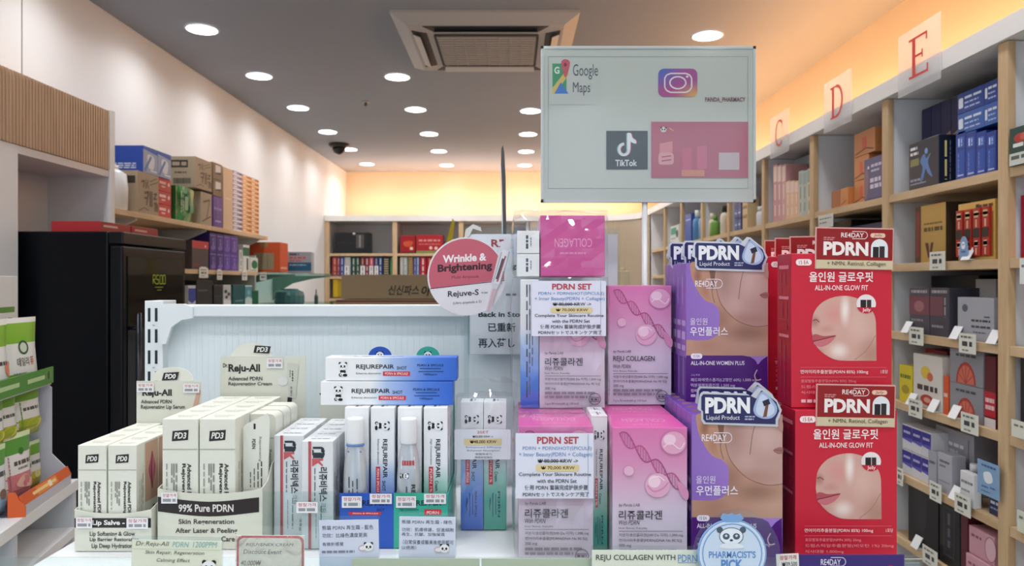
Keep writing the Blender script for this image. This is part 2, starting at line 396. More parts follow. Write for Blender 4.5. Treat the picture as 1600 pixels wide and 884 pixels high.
# ------------------------------------------------------------------ lettered wall shelves on the one side
ZS = [.278, .058, -.154, -.37, -.59, -.79, -1.02, -1.38]
BAYS = [1.23, 1.80, 2.37, 2.95, 3.52, 4.09, 4.66, 5.23, 5.80, 6.35]
bayn = ['under no card, cut by the picture edge', 'under the letter E card', 'under the letter D card', 'under the letter C card', 'one bay beyond the letter C card', 'two bays beyond the letter C card',
        'three bays beyond the letter C card', 'four bays beyond the letter C card', 'ending at the fluted corner']
IN = M('#dfe1e6', .5)
for i in range(len(BAYS)-1):
    y0, y1 = BAYS[i], BAYS[i+1]; L_ = y1-y0
    t = thing('shelf_unit', f'oak and white tall wall shelf bay {bayn[i]}', 'shelf unit', (1.2, y0, 0), 0, 'wall shelf bays')
    MB().box(0, -.018, .0, .02, .018, E+.586, OAKV, .001).build('upright', t)
    MB().box(.021, -.012, 0, XR-1.2-.012, .012, E+.586, IN).build('side_panel', t)
    MB().box(XR-1.2-.011, -.012, 0, XR-1.2-.001, L_-.013, E+.586, IN).build('back_panel', t)
    for z in ZS: MB().box(.004, .019, E+z-.024, XR-1.2-.013, L_-.019, E+z, OAK, .001).build('shelf', t)
    if i == len(BAYS)-2: MB().box(0, L_-.018, 0, .3, L_+.0, E+.586, IN).build('side_panel', t)
def rot_r(b, name, label, cat, d, z, x=1.215, dep=0, group=None):
    o = b.build(name, None, (x+dep/2, d, E+z), -pi/2); return tag(o, label, cat, group)
FX = 1.215
def rd(px, x=FX): return F*x/(px-800.0)
def rbox(label, pl, prt, top, z, dep, m, items=None, side=None, x=FX, cat='box', name='product_carton', group=None, fm=None, rect=U, zb=None, gap=.0012, topmat=None):
    """a carton on the lettered shelves, spanning picture columns pl..prt of the shelf front; top: its top row at the near edge"""
    da, db = rd(pl, x), rd(prt, x); w = abs(da-db)-gap; d = (da+db)/2
    z0 = z if zb is None else zb
    h = (443-top)*db/F-z0 if top is not None else dep
    # keep clear of the bay's uprights, the back wall and the shelf above
    y0, y1 = next(((p_, q_) for p_, q_ in zip(BAYS, BAYS[1:]) if p_ <= d <= q_), (0, 9))
    n0, n1 = max(d-w/2, y0+.0205), min(d+w/2, y1-.0205)
    if n1-n0 < w-.0001: w, d = n1-n0, (n0+n1)/2
    h = min(h, min([q_ for q_ in ZS if q_ > z0+.02]+[.612])-.0265-z0)
    p = {}
    if items: p['front'] = (rect, items)
    if side: p['right'] = (U, side)
    f = dict(fm or {})
    b = carton(w, dep, h, m, p, .0012, f)
    return rot_r(b, name, label, cat, d, z0+.0005, x, dep, group)
# letter cards
def letter(ch, y0, y1):
    w = y1-y0; red = M('#d8453f', .5)
    t = thing('letter_sign', f'translucent card with a red letter {ch} on the shelf ledge', 'sign', (1.182, (y0+y1)/2, E+.562), -pi/2, 'letter cards on the ledge')
    MB().box(-w/2, -.0015, 0, w/2, .0015, .185, FROST).build('card', t)
    pm = plane((-w/2, -.0018, .183), (w, 0, 0), (0, 0, -.172)); b = MB()
    g = lambda x0, y0_, x1, y1_: ('R', x0, y0_, x1, y1_, red)
    if ch == 'E': it = [g(.36, .16, .44, .84), g(.28, .16, .72, .20), g(.28, .80, .74, .84), g(.44, .47, .62, .51), g(.69, .16, .72, .30), g(.71, .70, .74, .84), g(.59, .42, .62, .56)]
    elif ch == 'D': it = [g(.32, .16, .40, .84), g(.26, .16, .50, .20), g(.26, .80, .50, .84)]+[('Z', [(.48+.22*sin(radians(a)), .5-.32*cos(radians(a))) for a in range(0, 181, 15)], .06, red)]
    else: it = [('Z', [(.53+.20*cos(radians(a)), .5+.32*sin(radians(a))) for a in range(45, 321, 15)], .05, red), g(.66, .2, .69, .36)]
    b.pr(pm, U, it); b.build('lettering', t)
letter('E', 2.03, 2.25); letter('D', 2.565, 2.785); letter('C', 3.145, 3.365)
def dashes(x0, y0, x1, y1, n, h, c): return [('L', x0, x1-(.15*(x1-x0) if i % 2 else 0), y0+(y1-y0)*i/max(n-1, 1), h, c) for i in range(n)]
# --- bay E, top shelf
Z = ZS[0]
rbox('dark navy carton with a glowing blue figure, front of the top shelf under letter E', 1420, 1467, 212, Z, .05, M('#1d2437', .3),
     [('P', smooth([(.45, .35), (.55, .3), (.6, .4), (.75, .32), (.66, .5), (.8, .8), (.66, .72), (.58, .62), (.5, .8), (.4, .85), (.48, .58), (.4, .45)]), '#5b84bf'), ('C', .6, .25, .05, .06, '#7da3d6'), ('L', .06, .3, .13, .06, '#dfe6ea'), ('L', .06, .34, .24, .06, '#e8e8e8'), ('R', .06, .35, .36, .5, '#8d8a55'), ('L', .06, .4, .8, .05, '#98a4b8'), ('L', .06, .6, .88, .03, '#98a4b8')],
     [('D', .4, .12, .9, .12, '#d7c989'), ('D', .65, .12, .9, .05, '#7b86a5')])
for k in range(4):
    pl = 1493+k*16
    rbox(f'slim royal blue upright carton, {ORD[k]} from the glowing figure box on the letter E shelf', pl, pl+16, 205, Z, .10, M('#1f3f93', .3),
         [('O', .2, .12, .8, .32, .05, '#4a74c8'), ('D', .35, .14, .3, .1, '#e8edf5'), ('D', .6, .16, .3, .06, '#e8edf5'), ('R', .15, .4, .85, .95, '#2a55b0'), ('D', .3, .45, .9, .05, '#87a9e6'), ('L', .2, .8, .9, .03, '#cfd9ee')], x=1.225, group='slim royal blue cartons')
zt = (443-205)*rd(1493, 1.225)/F
for k in range(2):
    zb = .4030+k*.056
    for j in range(2):
        rbox(f'blue flat carton lying on the slim blue boxes, {["lower", "upper"][k]} layer, {["wider one", "one against the upright"][j]}', [1497, 1538][j], [1538, 1556][j], None, Z, .0, M('#233f8e', .25),
             None, x=1.225, zb=zb) if 0 else None
        da, db = rd([1496, 1538][j], 1.225), rd([1538, 1560][j], 1.225); w = da-db-.0015
        b = carton(w, .11, .0552, M(['#3560ab', '#243f8c'][k], .2), {'front': (U, [('O', .05, .25, .22, .75, .05, '#d4dbe8'), ('L', .28, .9, .3, .12, '#c9d5ec'), ('L', .28, .8, .55, .08, '#9fb3dd'), ('L', .28, .85, .78, .08, '#9fb3dd')]), 'right': (U, [('L', .1, .9, .5, .15, '#c9d5ec')])}, .001)
        rot_r(b, 'product_carton', f'blue carton lying flat above the slim blue boxes, {["lower", "upper"][k]} layer, {["wide", "short"][j]} one', 'box', (da+db)/2, zb+.001, 1.225, .11, 'flat blue cartons')
for k in range(5):
    da = 2.325-k*.052
    b = carton(.05, .12, .265, M('#20213f', .3), {'front': (U, [('P', [(0, .02), (1, .02), (1, .45), (.5, .38), (0, .48)], '#2b2c58'), ('R', .72, .48, .98, 1, '#b7a48f'), ('P', [(0, .42), (1, .36), (1, .42), (0, .48)], '#a98f66')])}, .001)
    rot_r(b, 'product_carton', f'dark navy carton with a tan wave, {ORD[k]} of the row behind the glowing figure box', 'box', da-.025, Z+.001, 1.295, .12, 'navy cartons with a tan wave')
# --- bay E, second shelf
Z = ZS[1]
rbox('gold gift carton with a dark red spine on the second shelf under letter E', 1430, 1478, 317, Z, .07, M('#b8964f', .3, .25),
     [('R', .0, 0, .2, 1, '#4a3428'), ('R', .03, .1, .16, .9, '#7d2f2b'), ('L', .3, .9, .33, .03, '#7a6230'), ('L', .3, .6, .43, .07, '#5d4a28'), ('L', .65, .9, .43, .07, '#5d4a28'), ('P', [(.34, .66), (.44, .66), (.49, .86), (.54, .66), (.62, .66), (.52, .92), (.44, .92)], '#5b2f26')], [('R', 0, 0, 1, 1, '#3a2c22')])
t = rbox('gold display case holding four red vertical packs, against the upright under letter E', 1497, 1555, 312, Z, .08, M('#d3ad5c', .3, .2),
         [('R', .04, .2, .96, .95, '#8c6a33'), ('L', .55, .95, .09, .05, '#5b3a1d'), ('R', .5, .05, .6, .13, '#4a2a1a')])
pk = carton(.028, .012, .125, M('#a8281f', .3), {'front': (U, [('R', 0, .42, 1, .62, '#33201a'), ('O', .15, .06, .85, .2, .1, '#c9b98a'), ('D', .5, .24, .4, .25, '#d9a78a'), ('O', .2, .68, .8, .8, .1, '#d7cdb8'), ('D', .5, .83, .97, .2, '#e5ab8d')])}, .001).mesh('red_pack')
for k in range(4):
    o = obj('red_pack', pk, t, (-.061+k*.037, -.0415, .01))
def ovals():
    t = thing('sticker_tag', 'blue oval panda tag standing before the gold display case', 'tag', (1.20, 1.955, E+.062), -pi/2)
    b = MB().prism(smooth([(-.014, 0), (.014, 0), (.018, .02), (.012, .05), (0, .06), (-.012, .05), (-.018, .02)]), -.001, .001, M('#7d9fc9', .3))
    b.pr(plane((-.018, -.0011, .06), (.036, 0, 0), (0, 0, -.06)), U, [('C', .5, .4, .25, .17, '#e9eef4'), ('C', .4, .36, .06, .04, '#3c5b86'), ('C', .6, .36, .06, .04, '#3c5b86'), ('L', .25, .75, .68, .07, '#3d6099')]); b.build('card', t)
ovals()
# --- bay E, third shelf
Z = ZS[2]
rbox('large dark grey carton with a dull red band on the third shelf under letter E', 1421, 1452, 452, Z, .12, M('#4d4a55', .35), [('R', 0, .18, 1, .58, '#7a4650'), ('L', .1, .9, .08, .06, '#a9a4ab'), ('L', .1, .7, .7, .05, '#8f8a93'), ('C', .5, .4, .25, .12, '#a06a72')], group=None)
rbox('matching grey and red carton beside the large dark one, third shelf under letter E', 1453, 1483, 452, Z, .12, M('#45434e', .35), [('R', 0, .18, .7, .58, '#744650'), ('L', .1, .9, .08, .06, '#a9a4ab'), ('D', .8, .2, .6, .08, '#9b949c'), ('L', .1, .7, .8, .05, '#8f8a93')])
rbox('pale grey carton with an emblem on the third shelf, against the upright', 1496, 1553, 468, Z, .07, M('#a7a9b1', .35), [('C', .22, .25, .08, .09, '#5a5f66'), ('L', .4, .92, .53, .05, '#3f434b'), ('L', .4, .92, .67, .05, '#50545c'), ('L', .45, .8, .8, .03, '#6d7078'), ('R', .75, .42, .9, .45, '#2f5b77')])
rbox('long black carton lying behind the pale grey box on the third shelf', 1455, 1530, 432, Z, .10, M('#1a1a1e', .3), None, x=1.33)
rbox('small light grey carton peeking above the pale emblem box', 1524, 1556, 438, Z, .08, M('#b3b2b3', .4), [('L', .15, .9, .5, .12, '#77777b')], x=1.30)
# --- bay E, fourth shelf
Z = ZS[3]
rbox('white carton with a lemon and grapefruit picture on the fourth shelf', 1427, 1472, 561, Z, .06, M('#d9d4cd', .4), [('C', .45, .33, .17, .12, '#d9bc4a'), ('C', .6, .4, .1, .08, '#cf6a4d'), ('L', .15, .85, .62, .1, '#4a3a35'), ('C', .5, .84, .24, .1, '#b2402f'), ('C', .5, .84, .12, .05, '#e0a08c')])
rbox('yellow snack pack at the far end of the fourth shelf under letter E', 1405, 1425, 575, Z, .05, M('#d8c52d', .4), [('L', .1, .9, .3, .1, '#5b7a2d'), ('C', .5, .65, .3, .12, '#a9932a')])
rbox('slim orange tube carton between the fruit box and grapefruit boxes', 1474, 1482, 590, Z, .03, M('#d4582d', .4), [('L', .1, .9, .5, .1, '#f0d5c5')])
for k in range(2):
    zb = Z+k*.0955
    da, db = rd(1484), rd(1536)
    b = carton(da-db-.001, .09, .0945, M('#8d8d94', .35), {'front': (U, [('P', [(.5+.3*cos(a*pi/12), .98-.62*sin(a*pi/12)) for a in range(13)], '#a63f33'), ('P', [(.5+.25*cos(a*pi/12), .97-.52*sin(a*pi/12)) for a in range(13)], '#cf6c58')]+[('Z', [(.5, .97), (.5+.25*cos(a*pi/6), .97-.52*sin(a*pi/6))], .02, '#a63f33') for a in range(1, 6)]+[('L', .2, .8, .18, .07, '#4f4f57')])}, .001)
    rot_r(b, 'product_carton', f'grey carton with a halved grapefruit, {["lower", "upper"][k]} of the two stacked on the fourth shelf', 'box', (da+db)/2, zb+.0006, FX, .09, 'grey grapefruit cartons')
rbox('dark red carton squeezed between the grapefruit boxes and upright', 1538, 1556, 560, Z, .07, M('#5d1824', .35), [('R', 0, .5, 1, .85, '#b3202f'), ('L', .1, .9, .62, .06, '#e5c5c5'), ('L', .1, .9, .72, .06, '#e5c5c5'), ('R', 0, .87, 1, 1, '#d6d2d2')])
rbox('red flat packet lying behind the lemon picture box', 1445, 1480, 552, Z, .06, M('#a82234', .4), [('L', .1, .9, .5, .2, '#e0c23b')], x=1.30)
# --- bay E, fifth shelf
Z = ZS[4]
for k in range(3):
    for j in range(2):
        pl = 1410+k*15
        da, db = rd(pl), rd(pl+15)
        b = carton(da-db-.001, .05, .075, M('#d5d4da', .35), {'front': (U, [('R', 0, .05, 1, .55, '#37308f'), ('P', [(0, .55), (1, .5), (1, .68), (0, .6)], '#5a55b5'), ('L', .15, .85, .3, .1, '#c6c4ea')])}, .0008)
        rot_r(b, 'product_carton', f'small white and violet carton, {["lower", "upper"][j]} row, {ORD[k]} from the far end of the fifth shelf', 'box', (da+db)/2, Z+j*.0765+.0006, FX, .05, 'white and violet cartons')
rbox('large grey carton lying at the back of the fifth shelf', 1462, 1522, 684, Z, .10, M('#9c9ca6', .35), [('L', .1, .75, .25, .06, '#e2e2e6'), ('L', .1, .6, .36, .05, '#c7c7cd'), ('R', .86, .1, .88, .95, '#6f6f79')], x=1.265)
rbox('small grey carton beside the violet boxes on the fifth shelf', 1450, 1463, 710, Z, .04, M('#a4a6b0', .35), [('L', .15, .85, .3, .08, '#5c5e69')], x=1.21)
rbox('small pale grey carton in front of the large grey one, fifth shelf', 1465, 1487, 716, Z, .04, M('#adaeb8', .35), [('L', .15, .85, .2, .06, '#61636c'), ('L', .15, .6, .32, .05, '#787a84'), ('R', .1, .7, .9, .72, '#7b7d86')], x=1.21)
def bottle(name, label, x, y, z, r, h, body, capm, cat='bottle', group=None, neck=.5, rz=0):
    t = thing(name, label, cat, (x, y, E+z+.0005), rz, group)
    MB().lathe([(r*.9, 0), (r, .004), (r, h*.62), (r*.85, h*.7), (r*neck, h*.76), (r*neck, h*.8)], body, n=18).build('body', t)
    MB().lathe([(r*neck*1.25, h*.77), (r*neck*1.25, h*.99), (r*neck*1.1, h)], capm, n=18).build('cap', t)
    return t
bottle('bottle', 'teal bottle with a white cap on the fifth shelf', 1.235, 1.965, Z, .018, .105, M('#4f7079', .25), M('#dcdfe0', .4))
bottle('bottle', 'small white bottle behind the blue hanging card', 1.25, 1.90, Z, .014, .10, M('#c9ced4', .35), M('#e3e5e6', .4))
rbox('white carton with small print in front of the teal bottle', 1500, 1522, 745, Z, .02, M('#dcdde0', .4), [('L', .1, .9, .3, .08, '#6d7079'), ('L', .1, .7, .55, .06, '#8a8d96'), ('L', .3, .8, .8, .1, '#55585f')], x=1.201)
for k in range(5):
    b = carton(.06, .09, .0245, M('#c3c4cc', .4), {'front': (U, [('L', .1, .9, .5, .25, '#7a7c86')])}, .0008)
    rot_r(b, 'product_carton', f'flat pale carton, {ORD[k]} from the bottom of the stack beside the upright, fifth shelf', 'box', 1.863, Z+.001+k*.0253+.04, 1.26, .09, 'flat pale cartons') if 0 else None
for k in range(2):
    b = carton(.05, .05, .048, M('#232b55', .3), {'front': (U, [('L', .1, .9, .35, .15, '#c9d0e8'), ('L', .1, .7, .65, .1, '#8f9ac6')])}, .0008)
    rot_r(b, 'product_carton', f'small navy carton under the blue hanging card, {["lower", "upper"][k]} one', 'box', 1.856, Z+.001+k*.0495, 1.22, .05, 'small navy cartons')
def hang(label, px0, px1, top, hgt, m, items, x=1.193, name='shelf_card', cat='sign'):
    da, db = F*x/(px0-800), F*x/(px1-800); w = da-db; d = (da+db)/2; zt = (443-top)*d/F
    t = thing(name, label, cat, (x, d, E+zt-hgt), -pi/2)
    MB().box(-w/2, -.0012, 0, w/2, 0, hgt, m, 0).pr(plane((-w/2, -.0012, hgt), (w, 0, 0), (0, 0, -hgt)), U, items).build('card', t)
    MB().box(-w*.3, 0, hgt*.35, w*.3, .006, hgt*.65, M('#d9dde0', .3)).build('clip', t)
    return t
hang('pale blue picture card hanging on the upright of the fifth shelf', 1528, 1562, 724, .085, M('#86a9cf', .35), [('L', .2, .85, .13, .06, '#3f5f92'), ('P', smooth([(.3, .35), (.6, .28), (.72, .5), (.55, .62), (.35, .58)]), '#e6edf3'), ('L', .2, .5, .75, .05, '#4a6a9c'), ('L', .6, .85, .72, .05, '#4a6a9c'), ('L', .2, .6, .88, .04, '#56759f')], x=1.186)
# --- bay E, sixth shelf
Z = ZS[5]
rbox('tall black gift carton on the lowest seen shelf under letter E', 1419, 1466, 757, Z, .09, M('#141418', .3), [('P', smooth([(.3, .15), (.6, .1), (.65, .5), (.45, .7), (.25, .5)]), '#26262c')])
rbox('black gift carton with a framed panel beside the tall black one', 1468, 1500, 770, Z, .09, M('#18181c', .3), [('R', .2, .06, .75, .85, '#3a3a40'), ('R', .24, .09, .71, .82, '#222227'), ('D', .47, .15, .7, .12, '#55555c')])
rbox('dark wine carton between the black gift boxes and pink ones', 1501, 1512, 800, Z, .08, M('#5a1c2b', .35), None)
for k in range(2):
    da, db = rd(1514), rd(1554)
    b = carton(da-db, .07, .072, M('#cf9aa8', .4), {'front': (U, [('C', .85, .5, .2, .4, '#dfb6c2'), ('L', .1, .5, .3, .1, '#8c5465'), ('G', .85, .5, .22, .44, .02, '#8c5465')])}, .001)
    rot_r(b, 'product_carton', f'pink carton with a round motif, {["lower", "upper"][k]} of two on the lowest seen shelf', 'box', (da+db)/2, Z+.001+k*.0735, FX-(.0 if k else .008), .07, 'pink round motif cartons')
rbox('small navy carton on the bottom shelf corner under letter E', 1404, 1440, None, ZS[6], .05, M('#20264d', .35), None, zb=ZS[6]) 
# --- bay D top shelf
Z = ZS[0]
for k, (hz, p0, p1) in enumerate([(0, 1326, 1348), (1, 1326, 1348), (2, 1326, 1358)]):
    da, db = rd(p0), rd(p1)
    b = carton(da-db, .10, .083, M('#d08a55', .4), {'front': (U, [('R', .4, .25, .62, .75, '#d9654a'), ('Z', [(.05, .9), (.6, .75), (.95, .88)], .05, '#6d4a2e')])}, .001)
    rot_r(b, 'product_carton', f'orange carton, {["bottom", "middle", "top"][k]} of the stack on the top shelf under letter D', 'box', (da+db)/2, Z+.001+k*.0845, FX+.02, .10, 'stacked orange cartons')
rbox('brown orange carton lying low beside the orange stack, letter D shelf', 1299, 1313, 298, Z, .07, M('#a8663d', .4), None)
rbox('orange carton standing between the brown one and the stack, letter D shelf', 1313, 1325, 294, Z, .07, M('#cd8650', .4), [('Z', [(.1, .9), (.8, .7)], .05, '#6d4a2e')])
rbox('slate violet carton with pale print on the top shelf under letter D', 1350, 1381, 242, Z, .06, M('#5c5a80', .4), [('P', smooth([(.05, .3), (.2, .25), (.25, .6), (.15, .95), (.02, .9)]), '#8c6f7b'), ('L', .4, .95, .2, .07, '#c9c6dc'), ('L', .4, .85, .32, .05, '#c9c6dc'), ('L', .35, .95, .55, .1, '#d7d4e8'), ('L', .35, .95, .7, .1, '#d7d4e8'), ('C', .25, .22, .05, .04, '#eeeeee')], x=1.203)
rbox('dark purple carton high against the upright under letter D', 1362, 1383, 196, Z, .09, M('#2e2345', .35), None, x=1.345)
Z = ZS[1]
rbox('long black carton on the second shelf under letter D', 1294, 1330, 345, Z, .12, M('#17171c', .3), None, x=1.25)
rbox('dark blue carton on the second shelf under letter D', 1331, 1381, 348, Z, .12, M('#20315a', .3), [('L', .1, .8, .2, .1, '#5f7fb5')], x=1.25)
hang('white price card hanging from the top shelf under letter D', 1279, 1302, 337, .05, M('#d3d6d4', .4), [('L', .1, .9, .3, .1, '#6f9180'), ('L', .1, .6, .6, .1, '#7d8580')])
# --- bay C top shelf
Z = ZS[0]
for k in range(9):
    p0 = 1208+k*6.6
    c_ = ['#c98f9b', '#c4919c', '#cf9f9f', '#e0b79c', '#e3bd9f', '#dfb493', '#b7c2bb', '#a9bcb8', '#cfc4a8'][k]
    nm = ['rose', 'dusty rose', 'blush', 'peach', 'pale peach', 'warm peach', 'sage', 'grey green', 'sand'][k]
    rbox(f'slim {nm} carton, {ORD[k]} from the far upright on the letter C top shelf', p0, p0+6.6, [258, 258, 258, 284, 284, 284, 268, 268, 264][k], Z, .10, M(c_, .4),
         [('R', .1, .03, .9, .3, M('#e6cfc4' if k < 6 else '#8fa7a6', .4)), ('D', .5, .35, .9, .2, '#f0e2da' if k < 6 else '#6b8280')], group='slim pastel cartons')
rbox('maroon carton resting at the back above the peach boxes', 1226, 1240, 258, Z, .06, M('#6e1c2a', .4), None, x=1.33)
rbox('teal and white picture carton at the back of the letter C shelf', 1241, 1266, 242, Z, .06, M('#a8bec0', .4), [('C', .4, .35, .25, .15, '#d7b3a0'), ('R', .1, .6, .9, .95, '#7f9aa0')], x=1.325)
# --- far bays
Z = ZS[0]
for k in range(2):
    for j in range(3):
        b = carton(.055, .06, .062, M('#25407c', .35), {'front': (U, [('R', .1, .15, .9, .85, '#4b69a6'), ('L', .2, .8, .5, .15, '#cdd7ea')])}, .001)
        rot_r(b, 'product_carton', f'small dark blue carton, {ORD[k]} column, {["bottom", "middle", "top"][j]} layer, first bay beyond letter C', 'box', 3.99-k*.058, Z+.001+j*.063, 1.215, .06, 'small dark blue cartons')
rbox('sand coloured tall carton in the first bay beyond letter C', 1160, 1168, 310, Z, .06, M('#cdb58c', .4), [('L', .1, .9, .3, .1, '#8d7a57'), ('L', .1, .9, .6, .1, '#8d7a57')])
for k in range(2): bottle('bottle', f'tiny white bottle, {["farther", "nearer"][k]} one, in the first bay beyond letter C', 1.24, 3.68-k*.05, Z, .018, .10, M('#d9dbe0', .4), M('#eeeeee', .4), group='tiny white bottles')
bottle('bottle', 'white bottle with dark cap in the second bay beyond letter C', 1.245, 4.30, Z, .028, .17, M('#dcd6c6', .4), M('#2b2b2d', .4))
bottle('bottle', 'amber bottle in the second bay beyond letter C', 1.25, 4.20, Z, .026, .15, M('#c9902f', .4), M('#d9d4c6', .4))
bottle('bottle', 'green cone-shaped bottle in the second bay beyond letter C', 1.24, 4.49, Z, .032, .13, M('#6fa04a', .4), M('#78aa52', .4), neck=.3)
bottle('bottle', 'cream bottle at the far upright, second bay beyond letter C', 1.25, 4.58, Z, .025, .15, M('#dccbb0', .4), M('#e6dccb', .4))
def rcar(label, d, w, dep, h, z, m, items=None, x=FX, side=None):
    p = {}
    if items: p['front'] = (U, items)
    if side: p['right'] = (U, side)
    return rot_r(carton(w, dep, h, m, p, .001), 'product_carton', label, 'box', d, z+.0006, x, dep)
rcar('royal blue carton in the third bay beyond letter C', 5.08, .17, .09, .19, ZS[0], M('#3559a8', .4), [('L', .1, .9, .2, .04, '#c5d3ee')])
bottle('bottle', 'tall blue bottle in the third bay beyond letter C', 1.24, 4.90, ZS[0], .035, .20, M('#4f87b8', .35), M('#dfe4ea', .4))
bottle('bottle', 'pale blue bottle near the upright, third bay beyond letter C', 1.24, 4.76, ZS[0], .032, .19, M('#86a9c4', .35), M('#dfe4ea', .4))
rcar('white and teal carton in the fourth bay beyond letter C', 5.50, .28, .10, .145, ZS[0], M('#cfd4d2', .4), [('R', .05, .1, .7, .45, '#4a9a86'), ('C', .8, .45, .14, .2, '#3c4348'), ('L', .1, .6, .65, .06, '#7f8985')])
rcar('brown carton on the top shelf in the fourth bay beyond letter C', 5.50, .22, .12, .275, Z, M('#5a4c44', .4), x=1.34)
# --- nearest bay, cut by the picture edge
rbox('dark green heart carton on the shelf beside the oak upright, cut by the edge', 1577, 1640, 185, ZS[0], .06, M('#24453f', .35), [('C', .28, .3, .16, .12, '#b23c33'), ('C', .4, .28, .12, .1, '#c9655a'), ('L', .1, .6, .48, .1, '#dfe5e0'), ('R', 0, .68, 1, 1, '#cfd3cc'), ('L', .05, .6, .8, .1, '#5a635e')], x=1.197)
rbox('crimson carton on the second shelf beside the oak upright', 1590, 1640, 300, ZS[1], .10, M('#a51c3a', .35), None, x=1.23)
rbox('black carton on the fourth shelf beside the oak upright', 1594, 1650, 560, ZS[3], .1, M('#23242c', .35), None, x=1.22)
hang('white price card on the second shelf edge beyond the double upright', 1594, 1625, 405, .06, M('#e3e5e4', .4), [('L', .1, .9, .3, .1, '#6d7079')], name='price_card')
hang('cream slanted price card on the fourth shelf edge beside the oak upright', 1581, 1625, 662, .04, M('#ddded2', .4), [('L', .1, .9, .3, .12, '#777b70')], name='price_card')
hang('cream price card low beside the oak upright, fifth shelf edge', 1590, 1625, 805, .05, M('#d8dcc8', .4), [('L', .1, .9, .3, .12, '#777b70')], name='price_card')
# price cards on the shelf edges under letter E
tx = lambda: [('L', .12, .8, .18, .1, '#6f716c'), ('L', .2, .8, .52, .24, '#3f4144'), ('L', .2, .6, .85, .08, '#8a8c88')]
for lab, p0, p1, tp in (('under the gold gift carton', 1453, 1477, 395), ('under the large dark grey carton', 1421, 1443, 513), ('under the pale grey emblem carton', 1499, 1525, 523),
                        ('under the lemon picture carton', 1420, 1441, 626), ('under the grapefruit cartons', 1502, 1529, 648), ('below the small pale grey carton, fifth shelf', 1453, 1471, 756),
                        ('below the teal bottle, fifth shelf', 1492, 1517, 775), ('at the far end of the fifth shelf', 1402, 1411, 733), ('under the black gift carton, lowest shelf', 1442, 1465, 858)):
    hang(f'white price card clipped to the shelf edge {lab}', p0, p1, tp, .052, M('#dfe0d6', .4), tx(), name='price_card', cat='price tag')['group'] = 'price cards on the lettered shelves'
def easel(label, px, z, w=.036, x=1.198):
    d = F*x/(px-800)
    t = thing('shelf_talker', label, 'price tag', (x, d, E+z+.001), -pi/2, 'slanted white price stands')
    MB().add([(-w/2, -.004, 0), (w/2, -.004, 0), (w/2, .014, .034), (-w/2, .014, .034), (-w/2, -.002, 0), (w/2, -.002, 0), (w/2, .016, .034), (-w/2, .016, .034)],
             [(0, 1, 2, 3), (7, 6, 5, 4), (0, 4, 5, 1), (1, 5, 6, 2), (2, 6, 7, 3), (3, 7, 4, 0)], M('#e9ecee', .25)).build('face_card', t)
    MB().box(-w/2, -.002, 0, w/2, .016, .002, M('#cfd3d6', .3)).build('foot', t)
for lab, px, z in (('before the red vertical packs', 1509, ZS[1]), ('at the far end of the third shelf', 1414, ZS[2]), ('between the dark and pale cartons, third shelf', 1490, ZS[2]), ('against the upright, third shelf', 1549, ZS[2]),
                   ('before the yellow snack pack', 1421, ZS[3]), ('before the lemon picture carton', 1455, ZS[3]), ('before the grapefruit cartons', 1488, ZS[3]), ('before the large grey carton, fifth shelf', 1489, ZS[4]), ('before the tall black gift carton', 1429, ZS[5])):
    easel(f'slanted white price stand {lab}', px, z)
# ================================================================== white wall side: cabinet, fridge, shelves
CW = M('#e4e7ea', .4)
cab = thing('wall_cabinet', 'white wall cabinet with a fluted beige header, open niche around the fridge', 'cabinet', (-1.55, 1.45, 0))
d_ = XL+1.55+.001
MB().box(d_, 0, 0, 0, .03, E+.43, CW).build('side_panel', cab)
MB().box(d_, .74, 0, 0, .859, E+.43, CW).build('divider', cab)
MB().box(d_, 1.385, 0, .004, 1.415, E+.662, CW).build('side_panel', cab)
MB().box(d_, .031, E+.405, -.002, 1.384, E+.43, CW).build('soffit', cab)
MB().box(d_, .031, 0, d_+.012, .739, E+.404, CW).box(d_, .86, 0, d_+.012, 1.384, E+.404, CW).build('back_panel', cab)
hb = MB().box(d_, 0, E+.431, -.008, 1.384, E+.66, M('#b89c82', .5)); hb.build('header_box', cab)
sl = MB(); sm = wood('#b3957a', '#c3a78c', 10, 'Z')
n = 88; st = 1.38/n
for k in range(n):
    y = k*st
    sl.add([(-.0075, y+.002, E+.432), (.002, y+.003, E+.432), (.002, y+st-.0025, E+.432), (-.0075, y+st-.0015, E+.432), (-.0075, y+.002, E+.658), (.002, y+.003, E+.658), (.002, y+st-.0025, E+.658), (-.0075, y+st-.0015, E+.658)],
           [(0, 1, 5, 4), (1, 2, 6, 5), (2, 3, 7, 6), (4, 5, 6, 7)], sm)
sl.build('slat_panel', cab)
# near half of the cabinet: white shelf unit
# fridge with black glass door
fr = thing('drinks_fridge', 'tall black upright fridge with a glossy dark door beside the white cabinet', 'fridge', (-1.25, 2.36, 0))
BK = M('#07090f', .3, 0.0, .2); BKM = M('#0d0f14', .35, 0.0, .25)
MB().box(-.52, 0, .05, -.045, .46, E+.164, BK, .006).build('body', fr)
MB().box(-.042, .002, .06, 0, .458, E+.118, BKM, .006).box(-.001, .03, .12, .003, .43, E+.085, M('#0a0b10', .08, spec=.35)).build('door', fr)
MB().box(-.044, 0, E+.124, .002, .46, E+.163, M('#101217', .3, 0.0, .3), .004).build('top_trim', fr)
MB().tube((.03, .045, .7), (.03, .045, E-.1), .009, M('#2b2e35', .25, .5)).tube((.0, .045, .75), (.03, .045, .75), .006, BKM).tube((.0, .045, E-.15), (.03, .045, E-.15), .006, BKM).build('handle', fr)
